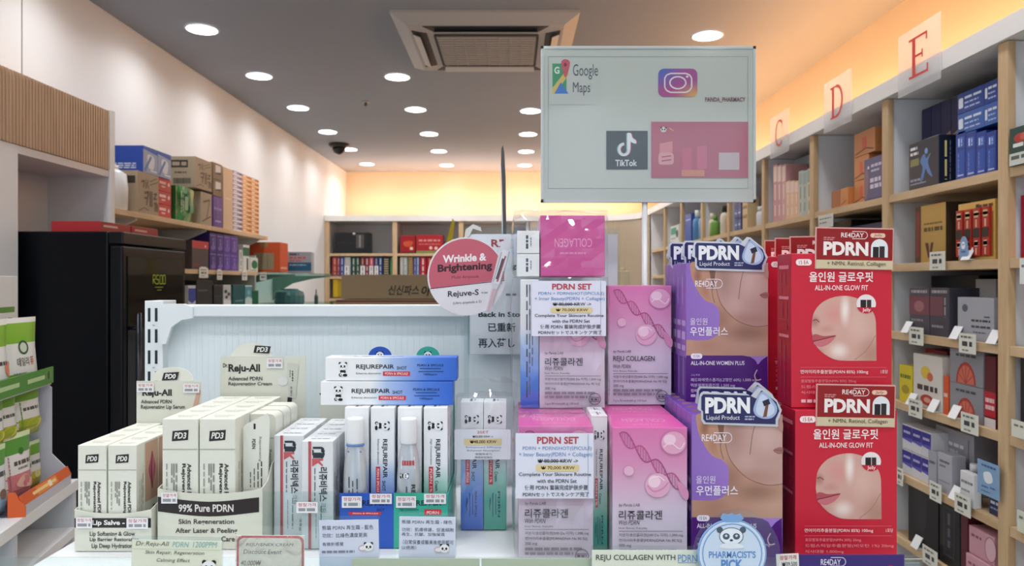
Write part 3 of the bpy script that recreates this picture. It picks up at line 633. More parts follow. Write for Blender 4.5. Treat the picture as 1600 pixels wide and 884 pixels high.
lg = MB().pr(plane((.0036, .19, E+.045), (0, .10, 0), (0, 0, -.10)), U, [('Z', [(.05, .5), (.05, .2), (.22, .2), (.22, .35), (.05, .35), (.25, .5)], .035, M('#a8c23a', .4)), ('Z', [(.48, .2), (.3, .2), (.3, .35), (.46, .35), (.46, .5), (.28, .5)], .035, M('#a8c23a', .4)),
     ('Z', [(.55, .2), (.72, .2), (.72, .5), (.55, .5), (.55, .2)], .035, M('#a8c23a', .4)), ('Z', [(.78, .2), (.95, .2), (.95, .5), (.78, .5), (.78, .2)], .035, M('#a8c23a', .4)), ('L', .2, .8, .62, .03, '#8fa53a'), ('L', .35, .65, .72, .03, '#8fa53a')])
lg.build('logo', fr)
for k, (x, y) in enumerate(((-.49, .03), (-.07, .03), (-.49, .43), (-.07, .43))): MB().lathe([(.02, .0005), (.02, .05)], BKM, (x, y, 0), 12).build('foot', fr)
# wall shelves behind the fridge
WX = -1.55
ws = thing('wall_shelf', 'long oak wall shelf high beyond the white cabinet, loaded with cartons', 'shelf', (WX, 2.87, E+.29))
MB().box(XL-WX+.001, 0, -.022, 0, .93, 0, OAK, .001).build('board', ws)
MB().box(XL-WX+.001, .935, -.022, 0, 1.80, 0, OAK, .001).build('board', ws)
for y in (.2, .9, 1.70): MB().prism([(XL-WX+.002, -.022), (-.02, -.022), (-.02, -.03), (XL-WX+.012, -.13), (XL-WX+.002, -.13)], y, y+.012, M('#d9dcde', .4)).build('bracket', ws)
def ld(px, x=WX-.01): return F*(-x)/(800.0-px)
def lbox(label, pl, prt, top, z, dep, m, items=None, side=None, x=WX-.01, name='product_carton', cat='box', group=None, zb=None, h=None, fm=None, rect=U, gap=.0015):
    da, db = ld(pl, x), ld(prt, x); w = db-da-gap; d = (da+db)/2; z0 = z if zb is None else zb
    if h is None: h = (443-top)*da/F-z0
    p = {}
    if items: p['front'] = (rect, items)
    if side: p['left'] = (U, side)
    b = carton(w, dep, h, m, p, .0015, fm)
    return tag(b.build(name, None, (x-dep/2, d, E+z0+.0006), pi/2), label, cat, group)
Z = .29
t = thing('plastic_jug', 'white rounded plastic jug at the cabinet end of the high shelf', 'jug', (-1.63, 2.99, E+Z+.0005))
MB().lathe([(.055, 0), (.062, .01), (.064, .09), (.058, .15), (.03, .17)], M('#e6e8ea', .25), n=24).build('body', t)
MB().lathe([(.028, .168), (.028, .185), (.02, .188)], M('#f0f0f0', .4), n=18).build('cap', t)
BR = M('#a9977e', .6); KR = '#4a4038'
kraft = [('T', '건강', .12, .12, .5, .38, KR, {'b': .02, 'sh': .2}), ('T', '캡슐', .3, .42, .92, .82, KR, {'b': .03, 'sh': .2}), ('Z', [(.55, .2), (.9, .08)], .02, KR), ('Z', [(.55, .28), (.95, .16)], .02, KR), ('Z', [(.05, .95), (.3, .85), (.5, .9)], .02, KR), ('L', .78, .98, .8, .2, '#6b5e4e')]
kraft = [x for x in kraft if x[0] != 'T']+[('Z', [(.15, .25), (.3, .2), (.26, .38)], .035, KR), ('Z', [(.38, .16), (.38, .38)], .035, KR), ('Z', [(.48, .16), (.44, .3), (.52, .36)], .03, KR), ('Z', [(.3, .5), (.5, .45), (.4, .78)], .05, KR), ('Z', [(.3, .62), (.46, .6)], .04, KR), ('Z', [(.58, .42), (.58, .8)], .05, KR), ('Z', [(.66, .42), (.66, .8)], .05, KR), ('Z', [(.74, .48), (.9, .45), (.74, .6), (.9, .58)], .04, KR), ('Z', [(.75, .7), (.9, .68), (.88, .82)], .04, KR)]
lbox('kraft brown shipping carton under the blue boxes on the high shelf', 215, 248, 268, Z, .20, BR, kraft, [('R', .7, .12, .95, .3, '#3b342c')])
for k in range(2):
    da = 3.113+k*.128
    b = carton(.126, .20, .112, M('#2346a0', .35), {'front': (U, [('R', 0, 0, 1, 1, '#93a2bf'), ('P', [(0, 0), (1, 0), (1, .22), (0, .12)], '#2f57b3'), ('P', smooth([(.3, .3), (.75, .35), (.7, .8), (.35, .75)]), '#cfd6e0'), ('P', [(.05, .9), (.5, .3), (.6, .36), (.15, .97)], '#5a77ad'), ('L', .5, .95, .88, .05, '#e5e9ef')]), 'left': (U, [('L', .35, .85, .68, .05, '#c4cfe6'), ('L', .35, .85, .76, .05, '#c4cfe6'), ('L', .35, .85, .84, .05, '#c4cfe6')])}, .0015)
    tag(b.build('product_carton', None, (WX-.01-.1, da+.063, E+.4675), pi/2), f'blue carton with silver picture on top of the brown carton, {["fridge side", "red box side"][k]}', 'box', 'blue silver cartons')
for k in range(3):
    da, db = ld(249), ld(271)
    b = carton(db-da-.004, .14, .058, M('#c02f34', .4), {'front': (U, [('L', .15, .7, .35, .2, '#ecc9c6'), ('L', .3, .6, .65, .12, '#ecc9c6'), ('C', .82, .4, .07, .15, '#efd6d0')])}, .001)
    tag(b.build('product_carton', None, (WX-.09, (da+db)/2, E+Z+.001+k*.0595), pi/2), f'flat red carton, {["bottom", "middle", "top"][k]} of the stack beside the brown carton', 'box', 'stacked flat red cartons')
gt = thing('wrapped_packet', 'green wrinkled packet bundle under the large brown carton', 'packet', (WX-.08, 3.52, E+Z+.001), pi/2)
b = MB(); rn = random.Random(4); nx, nz = 7, 6
for face, yy in (('f', -.07), ('b', .07)):
    vs = [(-.085+.17*i/(nx-1), yy*(1-.25*(abs(i/(nx-1)-.5)*2)**4)+rn.uniform(-.006, .006), .165*j/(nz-1)) for j in range(nz) for i in range(nx)]
    b.add(vs, [(j*nx+i, j*nx+i+1, (j+1)*nx+i+1, (j+1)*nx+i) for j in range(nz-1) for i in range(nx-1)], M('#2f7a3c', .25))
b.box(-.084, -.06, .001, .084, .06, .163, M('#2c7038', .25))
b.build('body', gt)
MB().pr(plane((-.08, -.079, .15), (.09, 0, 0), (0, 0, -.13)), U, [('D', .15, .1, .9, .08, '#cfe0cc'), ('D', .35, .2, .8, .06, '#cfe0cc'), ('O', .55, .25, .95, .75, .08, '#7fb088')]).build('lettering', gt)
MB().pr(plane((.02, -.081, .16), (.05, 0, 0), (0, .004, -.12)), U, [('P', smooth([(.1, .05), (.9, .1), (.8, .5), (1, .9), (.2, .95), (.3, .5)]), M('#5b9a66', .1))]).build('flap', gt)
lbox('kraft brown carton behind the green packet on the high shelf', 314, 331, 301, Z, .18, BR, [('Z', [(.2, .3), (.8, .2), (.5, .8)], .06, KR), ('Z', [(.1, .9), (.9, .7)], .04, KR)])
lbox('large kraft brown carton with barcode resting on the green packet', 305, 331, 246, Z, .145, BR, kraft, [('R', 0, .12, .75, .36, '#2c2722'), ('L', .0, .7, .24, .12, '#a9977e'), ('L', .3, .7, .52, .05, KR), ('R', .25, .7, .85, .88, '#6f6353'), ('D', .4, .7, .88, .03, KR), ('D', .6, .7, .88, .03, KR)], zb=.4675)
for k in range(2):
    lbox(f'brown carton with a bright white window, {["lower", "upper"][k]} one beside the large brown carton', 333, 347, None, Z, .16, M('#7e6a52', .5), [('R', .25, .12, .85, .6, '#d5cfc6'), ('P', [(.25, .6), (.85, .5), (.85, .66), (.25, .66)], '#3a3028')], zb=.455+k*.088, h=.086, group='brown window cartons')
lbox('purple carton below the brown window boxes on the high shelf', 333, 348, 305, Z, .14, M('#4d2f86', .4), [('L', .1, .9, .4, .08, '#8b73bb'), ('D', .5, .1, .9, .08, '#7b62b0'), ('L', .2, .8, .8, .06, '#a591cf')], h=.163)
lbox('tall beige blank carton between the purple box and the little packs', 349, 364, 262, Z, .12, M('#d6b796', .5), [('L', .2, .8, .5, .02, '#e7d3bd')])
for c in range(3):
    for r in range(13):
        y = 4.14+c*.143; col = '#8d83b4' if c == 0 else ('#d98a3e' if c == 1 else '#d07f38')
        b = carton(.138, .10, .0258, M(col, .4), {'front': (U, [('R', 0, .55, 1, 1, '#e4dcd8' if c == 0 else '#efc08d'), ('L', .1, .55, .3, .25, '#f2e9e4'), ('R', .7, .1, .95, .5, '#5a4a8c' if c == 0 else '#a85a24')])}, 0)
        tag(b.build('small_pack', None, (WX-.07, y+.07, E+Z+.0008+r*.0262), pi/2), f'thin {["violet and white", "orange", "deep orange"][c]} pack, {ORD[12-r]} from the top of the tall pile', 'box', f'{["violet", "orange", "deep orange"][c]} packs piled on the high shelf')
# red boxes and white packet on the fridge
for k in range(2):
    b = carton(.19, .16, .035, M('#a82a30', .4), {'front': (U, [('L', .1, .6, .4, .2, '#e3b9b6')])}, .001)
    tag(b.build('product_carton', None, (-1.42+k*.0, 2.49+k*.20, E+.1645), pi/2), f'flat red carton lying on the black fridge, {["near the camera side", "beside the upright stack"][k]}', 'box', 'flat red cartons on the fridge')
# lower wall shelf with oak front
Z = .064
w2 = thing('wall_shelf', 'lower oak wall shelf beside the black fridge, holding purple cartons', 'shelf', (WX, 2.87, E+Z))
MB().box(XL-WX+.001, .0, -.022, 0, 1.62, 0, OAK, .001).build('board', w2)
MB().box(XL-WX+.001, .0, -.222, 0, 1.62, -.20, OAK, .001).build('board', w2)
MB().box(XL-WX+.001, 1.625, -E+.0-Z, -.02, 1.645, .10, M('#c9cfce', .4)).build('end_panel', w2)
MB().box(XL-WX+.001, .0, -E-Z+.002, -.01, 1.62, -.60, WHITE_LAM).build('base_cabinet', w2)
lbox('grey carton with a red top band beside the fridge on the lower shelf', 300, 326, 377, Z, .12, M('#4b4143', .4), [('R', 0, 0, 1, .26, '#c23b45'), ('C', .8, .17, .04, .04, '#f0dada'), ('L', .1, .5, .82, .03, '#a04045'), ('L', .1, .4, .88, .03, '#a04045')])
for k in range(4):
    for j in range(2):
        p0 = 329+k*11
        da, db = ld(p0), ld(p0+11)
        b = carton(db-da-.002, .13, .0975, M('#3d2a78' if k < 2 else '#5b419c', .4), {'front': (U, [('L', .1, .9, .15, .06, '#8f7cc4'), ('D', .5, .3, .7, .1, '#a997d8'), ('P', smooth([(.2, .75), (.8, .7), (.7, .9), (.3, .92)]), '#7a63b5'), ('D', .75, .25, .9, .06, '#8f7cc4')])}, .001)
        tag(b.build('product_carton', None, (WX-.08, (da+db)/2, E+Z+.0006+j*.0982), pi/2), f'tall purple carton, {ORD[k]} from the red-banded box, {["lower", "upper"][j]} row', 'box', 'tall purple cartons on the lower shelf')
for k, (p0, p1, tp, m, lab, it) in enumerate([(374, 379, 392, '#d4d6d2', 'slim white carton beside the purple ones', [('D', .5, .1, .9, .2, '#4d6b5a')]), (380, 390, 384, '#dcdedb', 'white carton with a green lid band', [('R', 0, .1, 1, .42, '#2f6b52'), ('D', .65, .5, .95, .25, '#4a4f4c'), ('C', .65, .87, .14, .07, '#2f3633')]),
        (391, 403, 404, '#d9dcd6', 'white carton with a green roundel', [('C', .55, .5, .4, .3, '#2f7a52'), ('L', .1, .8, .9, .06, '#7b8a82')])]):
    lbox(f'{lab} on the lower wall shelf', p0, p1, tp, Z, .1, M(m, .4), it)
lbox('grey tall carton behind the white green-band carton', 386, 397, 370, Z, .06, M('#8c9090', .4), None, x=WX-.13)
Z2 = Z-.2
for p0, p1, tp, c, lab, it in [(294, 306, 448, '#c9cfd8', 'white and blue wave pack under the lower shelf', [('P', [(0, .12), (1, .12), (1, .6), (.5, .72), (0, .6)], '#34479f')]), (307, 332, 440, '#22262b', 'wide black pack under the lower shelf', [('L', .1, .7, .35, .06, '#5d666d'), ('R', 0, .85, 1, 1, '#3a4046')]),
        (334, 348, 447, '#1d1f28', 'black carton second to the wide black pack', [('L', .1, .9, .5, .04, '#50545f')]), (349, 361, 447, '#c4c7c8', 'white patterned carton with dark blotches', [('C', .3, .3, .2, .08, '#33383d'), ('C', .7, .42, .2, .08, '#3c4247'), ('C', .4, .55, .18, .07, '#33383d'), ('P', [(0, .65), (1, .7), (1, 1), (0, 1)], '#e2e4e6')]),
        (364, 382, 447, '#1f5a5e', 'teal carton beside the patterned one', [('L', .2, .9, .75, .05, '#86aeb0')]), (383, 394, 448, '#4f979f', 'pale teal and white carton', [('R', 0, 0, 1, .06, '#d7e3e3'), ('C', .5, .35, .2, .12, '#8fc0c4'), ('P', [(0, .65), (.5, .55), (1, .68), (1, 1), (0, 1)], '#c6d4d6')]),
        (395, 404, 456, '#2b6b4c', 'small green carton at the end of the row', None)]:
    lbox(lab if 'shelf' in lab else lab+' under the lower wall shelf', p0, p1, tp, Z2, .09, M(c, .35), it)
def ltag(lab, p0, p1, tp, h=.05):
    x = WX+.006
    da, db = F*-x/(800-p0), F*-x/(800-p1); w = db-da; d = (da+db)/2; zt = (443-tp)*da/F
    t = thing('price_card', lab, 'price tag', (x, d, E+zt-h), pi/2, 'price cards on the wall shelf')
    MB().box(-w/2, -.001, 0, w/2, 0, h, M('#dcdcd4', .4)).pr(plane((-w/2, -.001, h), (w, 0, 0), (0, 0, -h)), U, [('L', .12, .8, .2, .1, '#77756d'), ('L', .2, .8, .5, .18, '#55534d'), ('L', .2, .6, .8, .08, '#8a8c88')]).build('card', t)
    MB().box(-w*.3, -.0008, h*.9, w*.3, .003, h*1.1, M('#e9ecee', .3)).build('clip', t)
ltag('white price card under the red-banded grey carton', 311, 325, 420); ltag('white price card under the first purple cartons', 339, 347, 424); ltag('white price card under the white green-band carton', 378, 386, 426)
# glass shelf further along with two cartons
gs = thing('glass_shelf', 'green-edged glass shelf on a curved bracket beyond the lower oak shelf', 'shelf', (XL+.001, 4.53, E+.062))
MB().box(0, 0, -.010, .44, 1.25, 0, GLASS).build('pane', gs)
for y in (.12, 1.0):
    pts = [(0, -.012), (.43, -.012), (.43, -.02), (.3, -.035), (.15, -.07), (.05, -.13), (0, -.2)]
    MB().prism(pts, y, y+.014, M('#6f8a80', .3)).build('bracket', gs)
tag(carton(.20, .16, .19, M('#c9532a', .5), {'front': (U, [('R', .35, .0, .62, .16, '#a8794f'), ('R', .18, .36, .8, .9, '#9a8a6c'), ('D', .4, .4, .88, .03, '#7c6e55'), ('D', .6, .4, .88, .03, '#7c6e55')]), 'right': (U, [('L', .1, .9, .85, .06, '#e9b49c')])}, .002).build('product_carton', None, (-1.555, 4.70, E+.0625), .0), 'orange carton with a kraft label on the glass shelf', 'box')
tag(carton(.16, .12, .143, M('#9a9ba3', .5), {'front': (U, [('R', 0, .5, 1, .9, '#1f5878'), ('L', .1, .5, .12, .1, '#55555f'), ('L', .1, .8, .28, .1, '#c05a58'), ('L', .1, .6, .42, .08, '#b06a68'), ('L', .1, .8, .62, .06, '#8fb3c6')])}, .002).build('product_carton', None, (-1.442, 5.02, E+.0625), .12), 'grey carton with a blue lower half on the glass shelf', 'box')
ltag2 = thing('price_card', 'small white price card on the near edge of the glass shelf', 'price tag', (-1.53, 4.524, E+.012))
MB().box(-.02, 0, 0, .02, .0015, .05, M('#dcdcd4', .4)).pr(plane((-.02, 0, .05), (.04, 0, 0), (0, 0, -.05)), U, [('L', .1, .9, .3, .12, '#77756d'), ('L', .2, .8, .6, .2, '#55534d')]).build('card', ltag2)
ls = thing('glass_counter', 'low glass topped counter carrying a teal ribbed jar under the glass shelf', 'counter', (-1.62, 4.75, 0))
MB().box(-.17, -.2, .02, .42, .9, E-.16, M('#b9c4c2', .4)).build('body', ls); MB().box(-.175, -.21, E-.158, .43, .91, E-.148, GLASS).build('top', ls); MB().box(-.16, -.19, 0, .41, .89, .019, M('#555b5a', .4)).build('plinth', ls)
jr = thing('jar', 'dark teal ribbed round jar on the glass counter near the wall', 'jar', (-1.47, 4.86, E-.1475))
b = MB(); n = 36
pf = [(.088, 0), (.095, .02), (.095, .06), (.088, .085), (.06, .097)]
vs = [(r*(1+.02*(k % 2))*cos(2*pi*k/n), r*(1+.02*(k % 2))*sin(2*pi*k/n), z) for r, z in pf for k in range(n)]
b.add(vs, [(j*n+k, j*n+(k+1) % n, (j+1)*n+(k+1) % n, (j+1)*n+k) for j in range(4) for k in range(n)]+[tuple(range(4*n, 5*n))], M('#4a6f72', .15)); b.build('body', jr)
MB().lathe([(.058, .098), (.055, .104), (0, .106)], M('#3c5c5e', .2)).build('lid', jr)
pn = thing('pump_bottle', 'slim dark pump bottle standing beside the ribbed jar', 'bottle', (-1.33, 5.0, E-.1475))
MB().lathe([(.012, 0), (.013, .05), (.006, .07)], M('#39494a', .2), n=14).build('body', pn); MB().lathe([(.004, .069), (.003, .10), (0, .101)], M('#2b3536', .3), n=10).build('nozzle', pn)
# ================================================================== shelves on the far wall
ups = [-1.775, -1.125, -.49, .15]
for i in range(3):
    t = thing('shelf_unit', f'oak and white shelf bay on the far wall, {["beside the white wall", "second from the white wall", "next to the fluted panel"][i]}', 'shelf unit', (ups[i], 7.062, 0), 0, 'far wall shelf bays')
    L_ = ups[i+1]-ups[i]
    MB().box(-.022, 0, 0, .022, .02, E+.586, OAKV).build('upright', t); MB().box(-.012, .021, 0, .012, .40, E+.586, IN).build('side_panel', t)
    MB().box(.013, .39, 0, L_-.013, .40, E+.586, IN).build('back_panel', t)
    for z in ZS: MB().box(.023, .003, E+z-.024, L_-.023, .389, E+z, OAK).build('shelf', t)
    if i == 2: MB().box(L_-.012, .021, 0, L_+.012, .40, E+.586, IN).build('side_panel', t)
def bbox(label, p0, p1, top, z, m, items=None, dep=.16, d=7.08, name='product_carton', group=None, h=None):
    x0, x1 = (p0-800)*d/F, (p1-800)*d/F
    if h is None: h = min((443-top)*d/F-z, .185 if z < .2 else .29)
    return tag(carton(x1-x0-.003, dep, h, m, {'front': (U, items)} if items else None, .002).build(name, None, ((x0+x1)/2, d+dep/2, E+z+.0006)), label, 'box', group)
Z = ZS[0]
bbox('black gift carton with a grey label on the far top shelf', 523, 577, 365, Z, M('#17191e', .35), [('R', .62, .1, .85, .75, '#4c4a49'), ('D', .73, .15, .7, .04, '#9a9794'), ('C', .56, .06, .04, .05, '#d0d0d0'), ('L', .1, .5, .5, .04, '#2b313b')])
bbox('small red carton with orange print on the far top shelf', 625, 649, 370, Z, M('#9c1b22', .35), [('P', smooth([(.2, .4), (.5, .3), (.85, .35), (.7, .6), (.3, .6)]), '#c9502e'), ('R', .65, .65, .85, .8, '#e2c9a8'), ('R', 0, .93, 1, 1, '#2b1416')])
bbox('long red carton on a green stripe on the far top shelf', 650, 692, 369, Z, M('#a8242c', .35), [('R', 0, .86, 1, 1, '#7a8a4a'), ('L', .1, .9, .3, .1, '#d98f8a'), ('L', .1, .9, .5, .06, '#c9706c'), ('C', .55, .7, .06, .09, '#e3c3b8'), ('C', .75, .72, .06, .09, '#e3c3b8')])
Z = ZS[1]
for k, (p0, p1, tp, c, nm) in enumerate([(519, 527, 401, '#a83a42', 'dull red'), (527, 531, 403, '#8d2d3a', 'wine'), (531, 538, 401, '#2c4a93', 'blue'), (538, 548, 402, '#aab0b5', 'pale grey'), (549, 556, 401, '#234a3a', 'dark green'), (556, 562, 401, '#2a5243', 'forest green'),
        (563, 570, 401, '#6e1f30', 'maroon'), (570, 577, 401, '#7a2436', 'plum'), (577, 584, 400, '#b84352', 'rose'), (585, 591, 401, '#26427f', 'navy'), (591, 598, 401, '#1f3a70', 'deep navy'), (599, 608, 402, '#2a2a32', 'black striped'),
        (625, 630, 401, '#b9bcb9', 'ash grey'), (630, 637, 402, '#9fa7a6', 'grey'), (638, 645, 401, '#a98a5a', 'tan striped'), (646, 651, 401, '#3a529a', 'cobalt'), (651, 655, 402, '#7a86b5', 'pale blue'), (656, 666, 399, '#b01f30', 'bright red'), (667, 676, 400, '#a81c2c', 'scarlet')]):
    it = [('D', .5, .08, .9, .2, '#d8d6d2' if k % 3 else '#c9b58a')]
    if 'striped' in nm: it = [('R', .1, .1+.12*q, .9, .15+.12*q, '#b9a77f' if 'tan' not in nm else '#7a5f38') for q in range(7)]
    bbox(f'slim {nm} upright carton in the book-like row on the far shelf', p0, p1, tp, Z, M(c, .4), it, group='slim upright cartons on the far shelf' if 0 else None)
t = thing('canister', 'green round canister at the end of the book-like row', 'canister', (-1.1645, 7.11, E+Z+.0006)); MB().lathe([(.0145, 0), (.015, .01), (.015, .15), (.012, .16)], M('#5f9a68', .35), n=18).build('body', t); MB().lathe([(.0125, .161), (.012, .182), (0, .185)], M('#7ab083', .35), n=18).build('lid', t)
for k, (p0, p1) in enumerate(((563, 570), (577, 583), (585, 591), (538, 545))):
    x0, x1 = (p0-800)*7.064/F, (p1-800)*7.064/F
    t = thing('price_stand', f'white narrow price stand before the {["maroon", "rose", "navy", "pale grey"][k]} carton on the far shelf', 'price tag', ((x0+x1)/2, 7.068, E+Z+.0008), 0, 'white price stands on the far shelf')
    w = x1-x0
    MB().box(-w/2, 0, 0, w/2, .0015, .10, M('#dfe2e2', .4)).pr(plane((-w/2, 0, .1), (w, 0, 0), (0, 0, -.1)), U, [('D', .5, .1, .85, .25, '#8a6a70')]).build('card', t); MB().box(-w/2, .002, 0, w/2, .0095, .003, M('#c9cccc', .4)).build('foot', t)
Z = ZS[2]
bbox('yellow carton on the lower far shelf behind the brown shipping cartons', 520, 533, 433, Z, M('#c9a81f', .4), [('R', .6, 0, 1, 1, '#a8891a'), ('R', 0, .93, 1, 1, '#6b3a1d')])
# ------------------------------------------------------------------ island with long brown cartons
isl = thing('display_island', 'white island table carrying long brown shipping cartons in mid room', 'table', (-.40, 4.25, 0))
MB().box(-.75, -.05, E-.29, .95, .60, E-.26, WHITE_LAM, .003).build('top', isl)
MB().box(-.70, 0, .08, .90, .55, E-.291, M('#d9dadb', .5)).build('body', isl); MB().box(-.66, .03, 0, .86, .52, .079, M('#5c5d5f', .5)).build('plinth', isl)
bx = M('#9c8a6d', .65)
def ship(lab, z, h, it, w=.86, x=-.545, y=4.37, rz=-.02):
    t = thing('shipping_carton', lab, 'box', (x, y, E+z), rz)
    MB().box(-w/2, -.16, 0, w/2, .16, h, bx, .002).build('body', t)
    MB().box(-w/2-.002, -.162, h-.004, w/2+.002, -.02, h+.001, M('#a8967a', .6)).box(-w/2-.002, -.015, h-.004, w/2+.002, .162, h+.001, M('#a8967a', .6)).build('flap', t)
    if it: MB().pr(plane((-w/2, -.1602, h), (w, 0, 0), (0, 0, -h)), U, it).build('lettering', t)
ship('long brown shipping carton with black slanted Korean lettering, upper of two', -.095, .138, [('T', '신신파스', .315, .43, .52, .84, '#262220', {'b': .02, 'sh': .25}), ('T', '아', .535, .45, .60, .88, '#1c1917', {'b': .03, 'sh': .25})])
ship('long brown shipping carton lying under the lettered one, red edge stripe', -.2595, .16, [('R', 0, 0, 1, .08, '#7a2a26')], w=.90, x=-.555)
t = thing('cream_carton', 'small cream carton with a knob handle behind the pink boxes', 'box', (.62, 4.25, E-.2595))
MB().box(-.05, -.05, 0, .05, .05, .325, M('#ddd2b4', .5), .003).build('body', t); MB().lathe([(.012, .325), (.016, .335), (.008, .345), (0, .347)], M('#c9b98f', .4), (.02, 0, 0), 12).build('knob', t)
t = thing('pennant', 'yellow pointed card leaning up from the brown shipping cartons', 'sign', (-.385, 4.30, E+.0445))
MB().prism([(-.03, 0), (.012, 0), (.050, .31), (.038, .33), (.008, .22)], -.003, .003, M('#d6c22a', .5)).build('card', t); MB().box(-.035, -.02, 0, .015, .02, .006, M('#c9c9c0', .4)).build('foot', t)
# ================================================================== white gondola in front
ZT = E-.334                      # shelf surface
def PX(px, d): return (px-800)*d/F
def PZ(py, d): return E+(443-py)*d/F
gon = thing('display_gondola', 'white metal gondola display shelf with ribbed back panel and slotted uprights', 'display shelf', (.02, 1.22, 0))
GM = M('#d5dde2', .35)
b = MB().box(-.60, 0, .10, .46, .012, E-.05, M('#e0eaef', .45))
for k in range(104): b.box(-.59+k*.01, -.0004, .10, -.583+k*.01, 0, E-.055, M('#e0eaef', .45))
b.build('back_panel', gon)
MB().box(-.555, -.022, E-.056, .465, .004, E-.0365, WHITE_METAL, .002).build('top_rail', gon)
for s_, nm in ((-1, 'a'), (1, 'b')):
    x0 = -.62 if s_ < 0 else .465
    ub = MB().box(x0, -.018, .02, x0+.03, .03, E-.030, WHITE_METAL, .001)
    for k in range(16):
        for q in (0, 1): ub.box(x0+.0055+q*.0115, -.0186, E-.064-k*.0345, x0+.0095+q*.0115, -.0178, E-.042-k*.0345, M('#1c262c', .6))
        if k % 2: ub.lathe([(.0018, 0), (.0018, .0003)], M('#1c262c'), (x0+.015, -.0185, E-.0355-k*.0345), 8)
    ub.build('upright', gon)
pts = [(-.592, E-.035), (-.553, E-.035), (-.538, E-.040), (-.538, E-.058), (-.556, E-.061), (-.572, E-.072), (-.578, E-.090), (-.581, E-.100), (-.592, E-.100)]
MB().prism(pts, -.027, -.019, WHITE_METAL).build('corner_bracket', gon)
MB().box(-.587, -.402, E-.362, .447, -.003, E-.3345, WHITE_LAM, .002).build('shelf', gon)
MB().box(-.587, -.40, .10, .447, -.003, .13, WHITE_LAM, .002).build('shelf', gon)
MB().box(-.587, -.38, .0, .447, .0, .099, M('#b9bec2', .5)).build('plinth', gon)
# price rail along the shelf front
rail = thing('price_rail', 'clear acrylic price rail with blank cream cards along the shelf front edge', 'price rail', (0, .818, ZT))
MB().box(-.588, -.0015, -.028, .430, 0, .029, ACRYL).box(-.588, -.0040, -.03, .430, -.0016, -.004, M('#dfe4e6', .4)).build('channel', rail)
for x0, x1 in ((-.178, -.036), (-.034, .088), (.196, .205)):
    MB().box(x0, -.001+.0012, -.027, x1, .0009, .0272, M('#d8d9bf', .5)).build('insert_card', rail)
# ------------------------------------------------------------------ printing helpers
def price(parent, mp, rect, x0, y0, x1, y1, txt='정찰가격', col='#b4464c'):
    """white price sticker with red heading and grey figures"""
    w, h = x1-x0, y1-y0; b = MB()
    b.pr(mp, rect, [('R', x0, y0, x1, y1, M('#e3e3e6', .4)), ('T', txt, x0+w*.08, y0+h*.1, x1-w*.08, y0+h*.42, col, {'b': .01}), ('L', x0+w*.1, x1-w*.1, y0+h*.7, h*.28, '#8f9196')], lay=.0022)
    o = b.build('price_sticker', parent); o['label'] = 'white price sticker with red heading'; return o
def panda(cx, cy, r, rot=0, body=True):
    """black and white panda: upright, or turned clockwise for standing cartons"""
    def t(x, y): return (cx+r*(x if not rot else -y), cy+r*(y if not rot else x))
    ci = lambda x, y, a, bb, c: ('P', [t(x+a*cos(q*pi/10), y+bb*sin(q*pi/10)) for q in range(20)], c)
    K, Wt = '#17181c', '#e9ebee'
    it = []
    if body: it += [ci(.0, 1.15, .62, .5, K), ci(-.1, 1.75, .75, .42, Wt), ci(-.55, 1.85, .34, .34, K), ci(.45, 1.9, .5, .3, K), ci(-.5, 1.8, .16, .2, Wt)]
    it += [ci(-.62, -.62, .3, .3, K), ci(.62, -.62, .3, .3, K), ci(0, 0, .92, .82, Wt), ci(-.36, .02, .2, .26, K), ci(.36, .02, .2, .26, K), ci(0, .3, .12, .09, K)]
    return it
def stand(b, name, label, cat, x, d, z=None, group=None, rz=0):
    return tag(b.build(name, None, (x, d, ZT+.0006 if z is None else z), rz), label, cat, group)
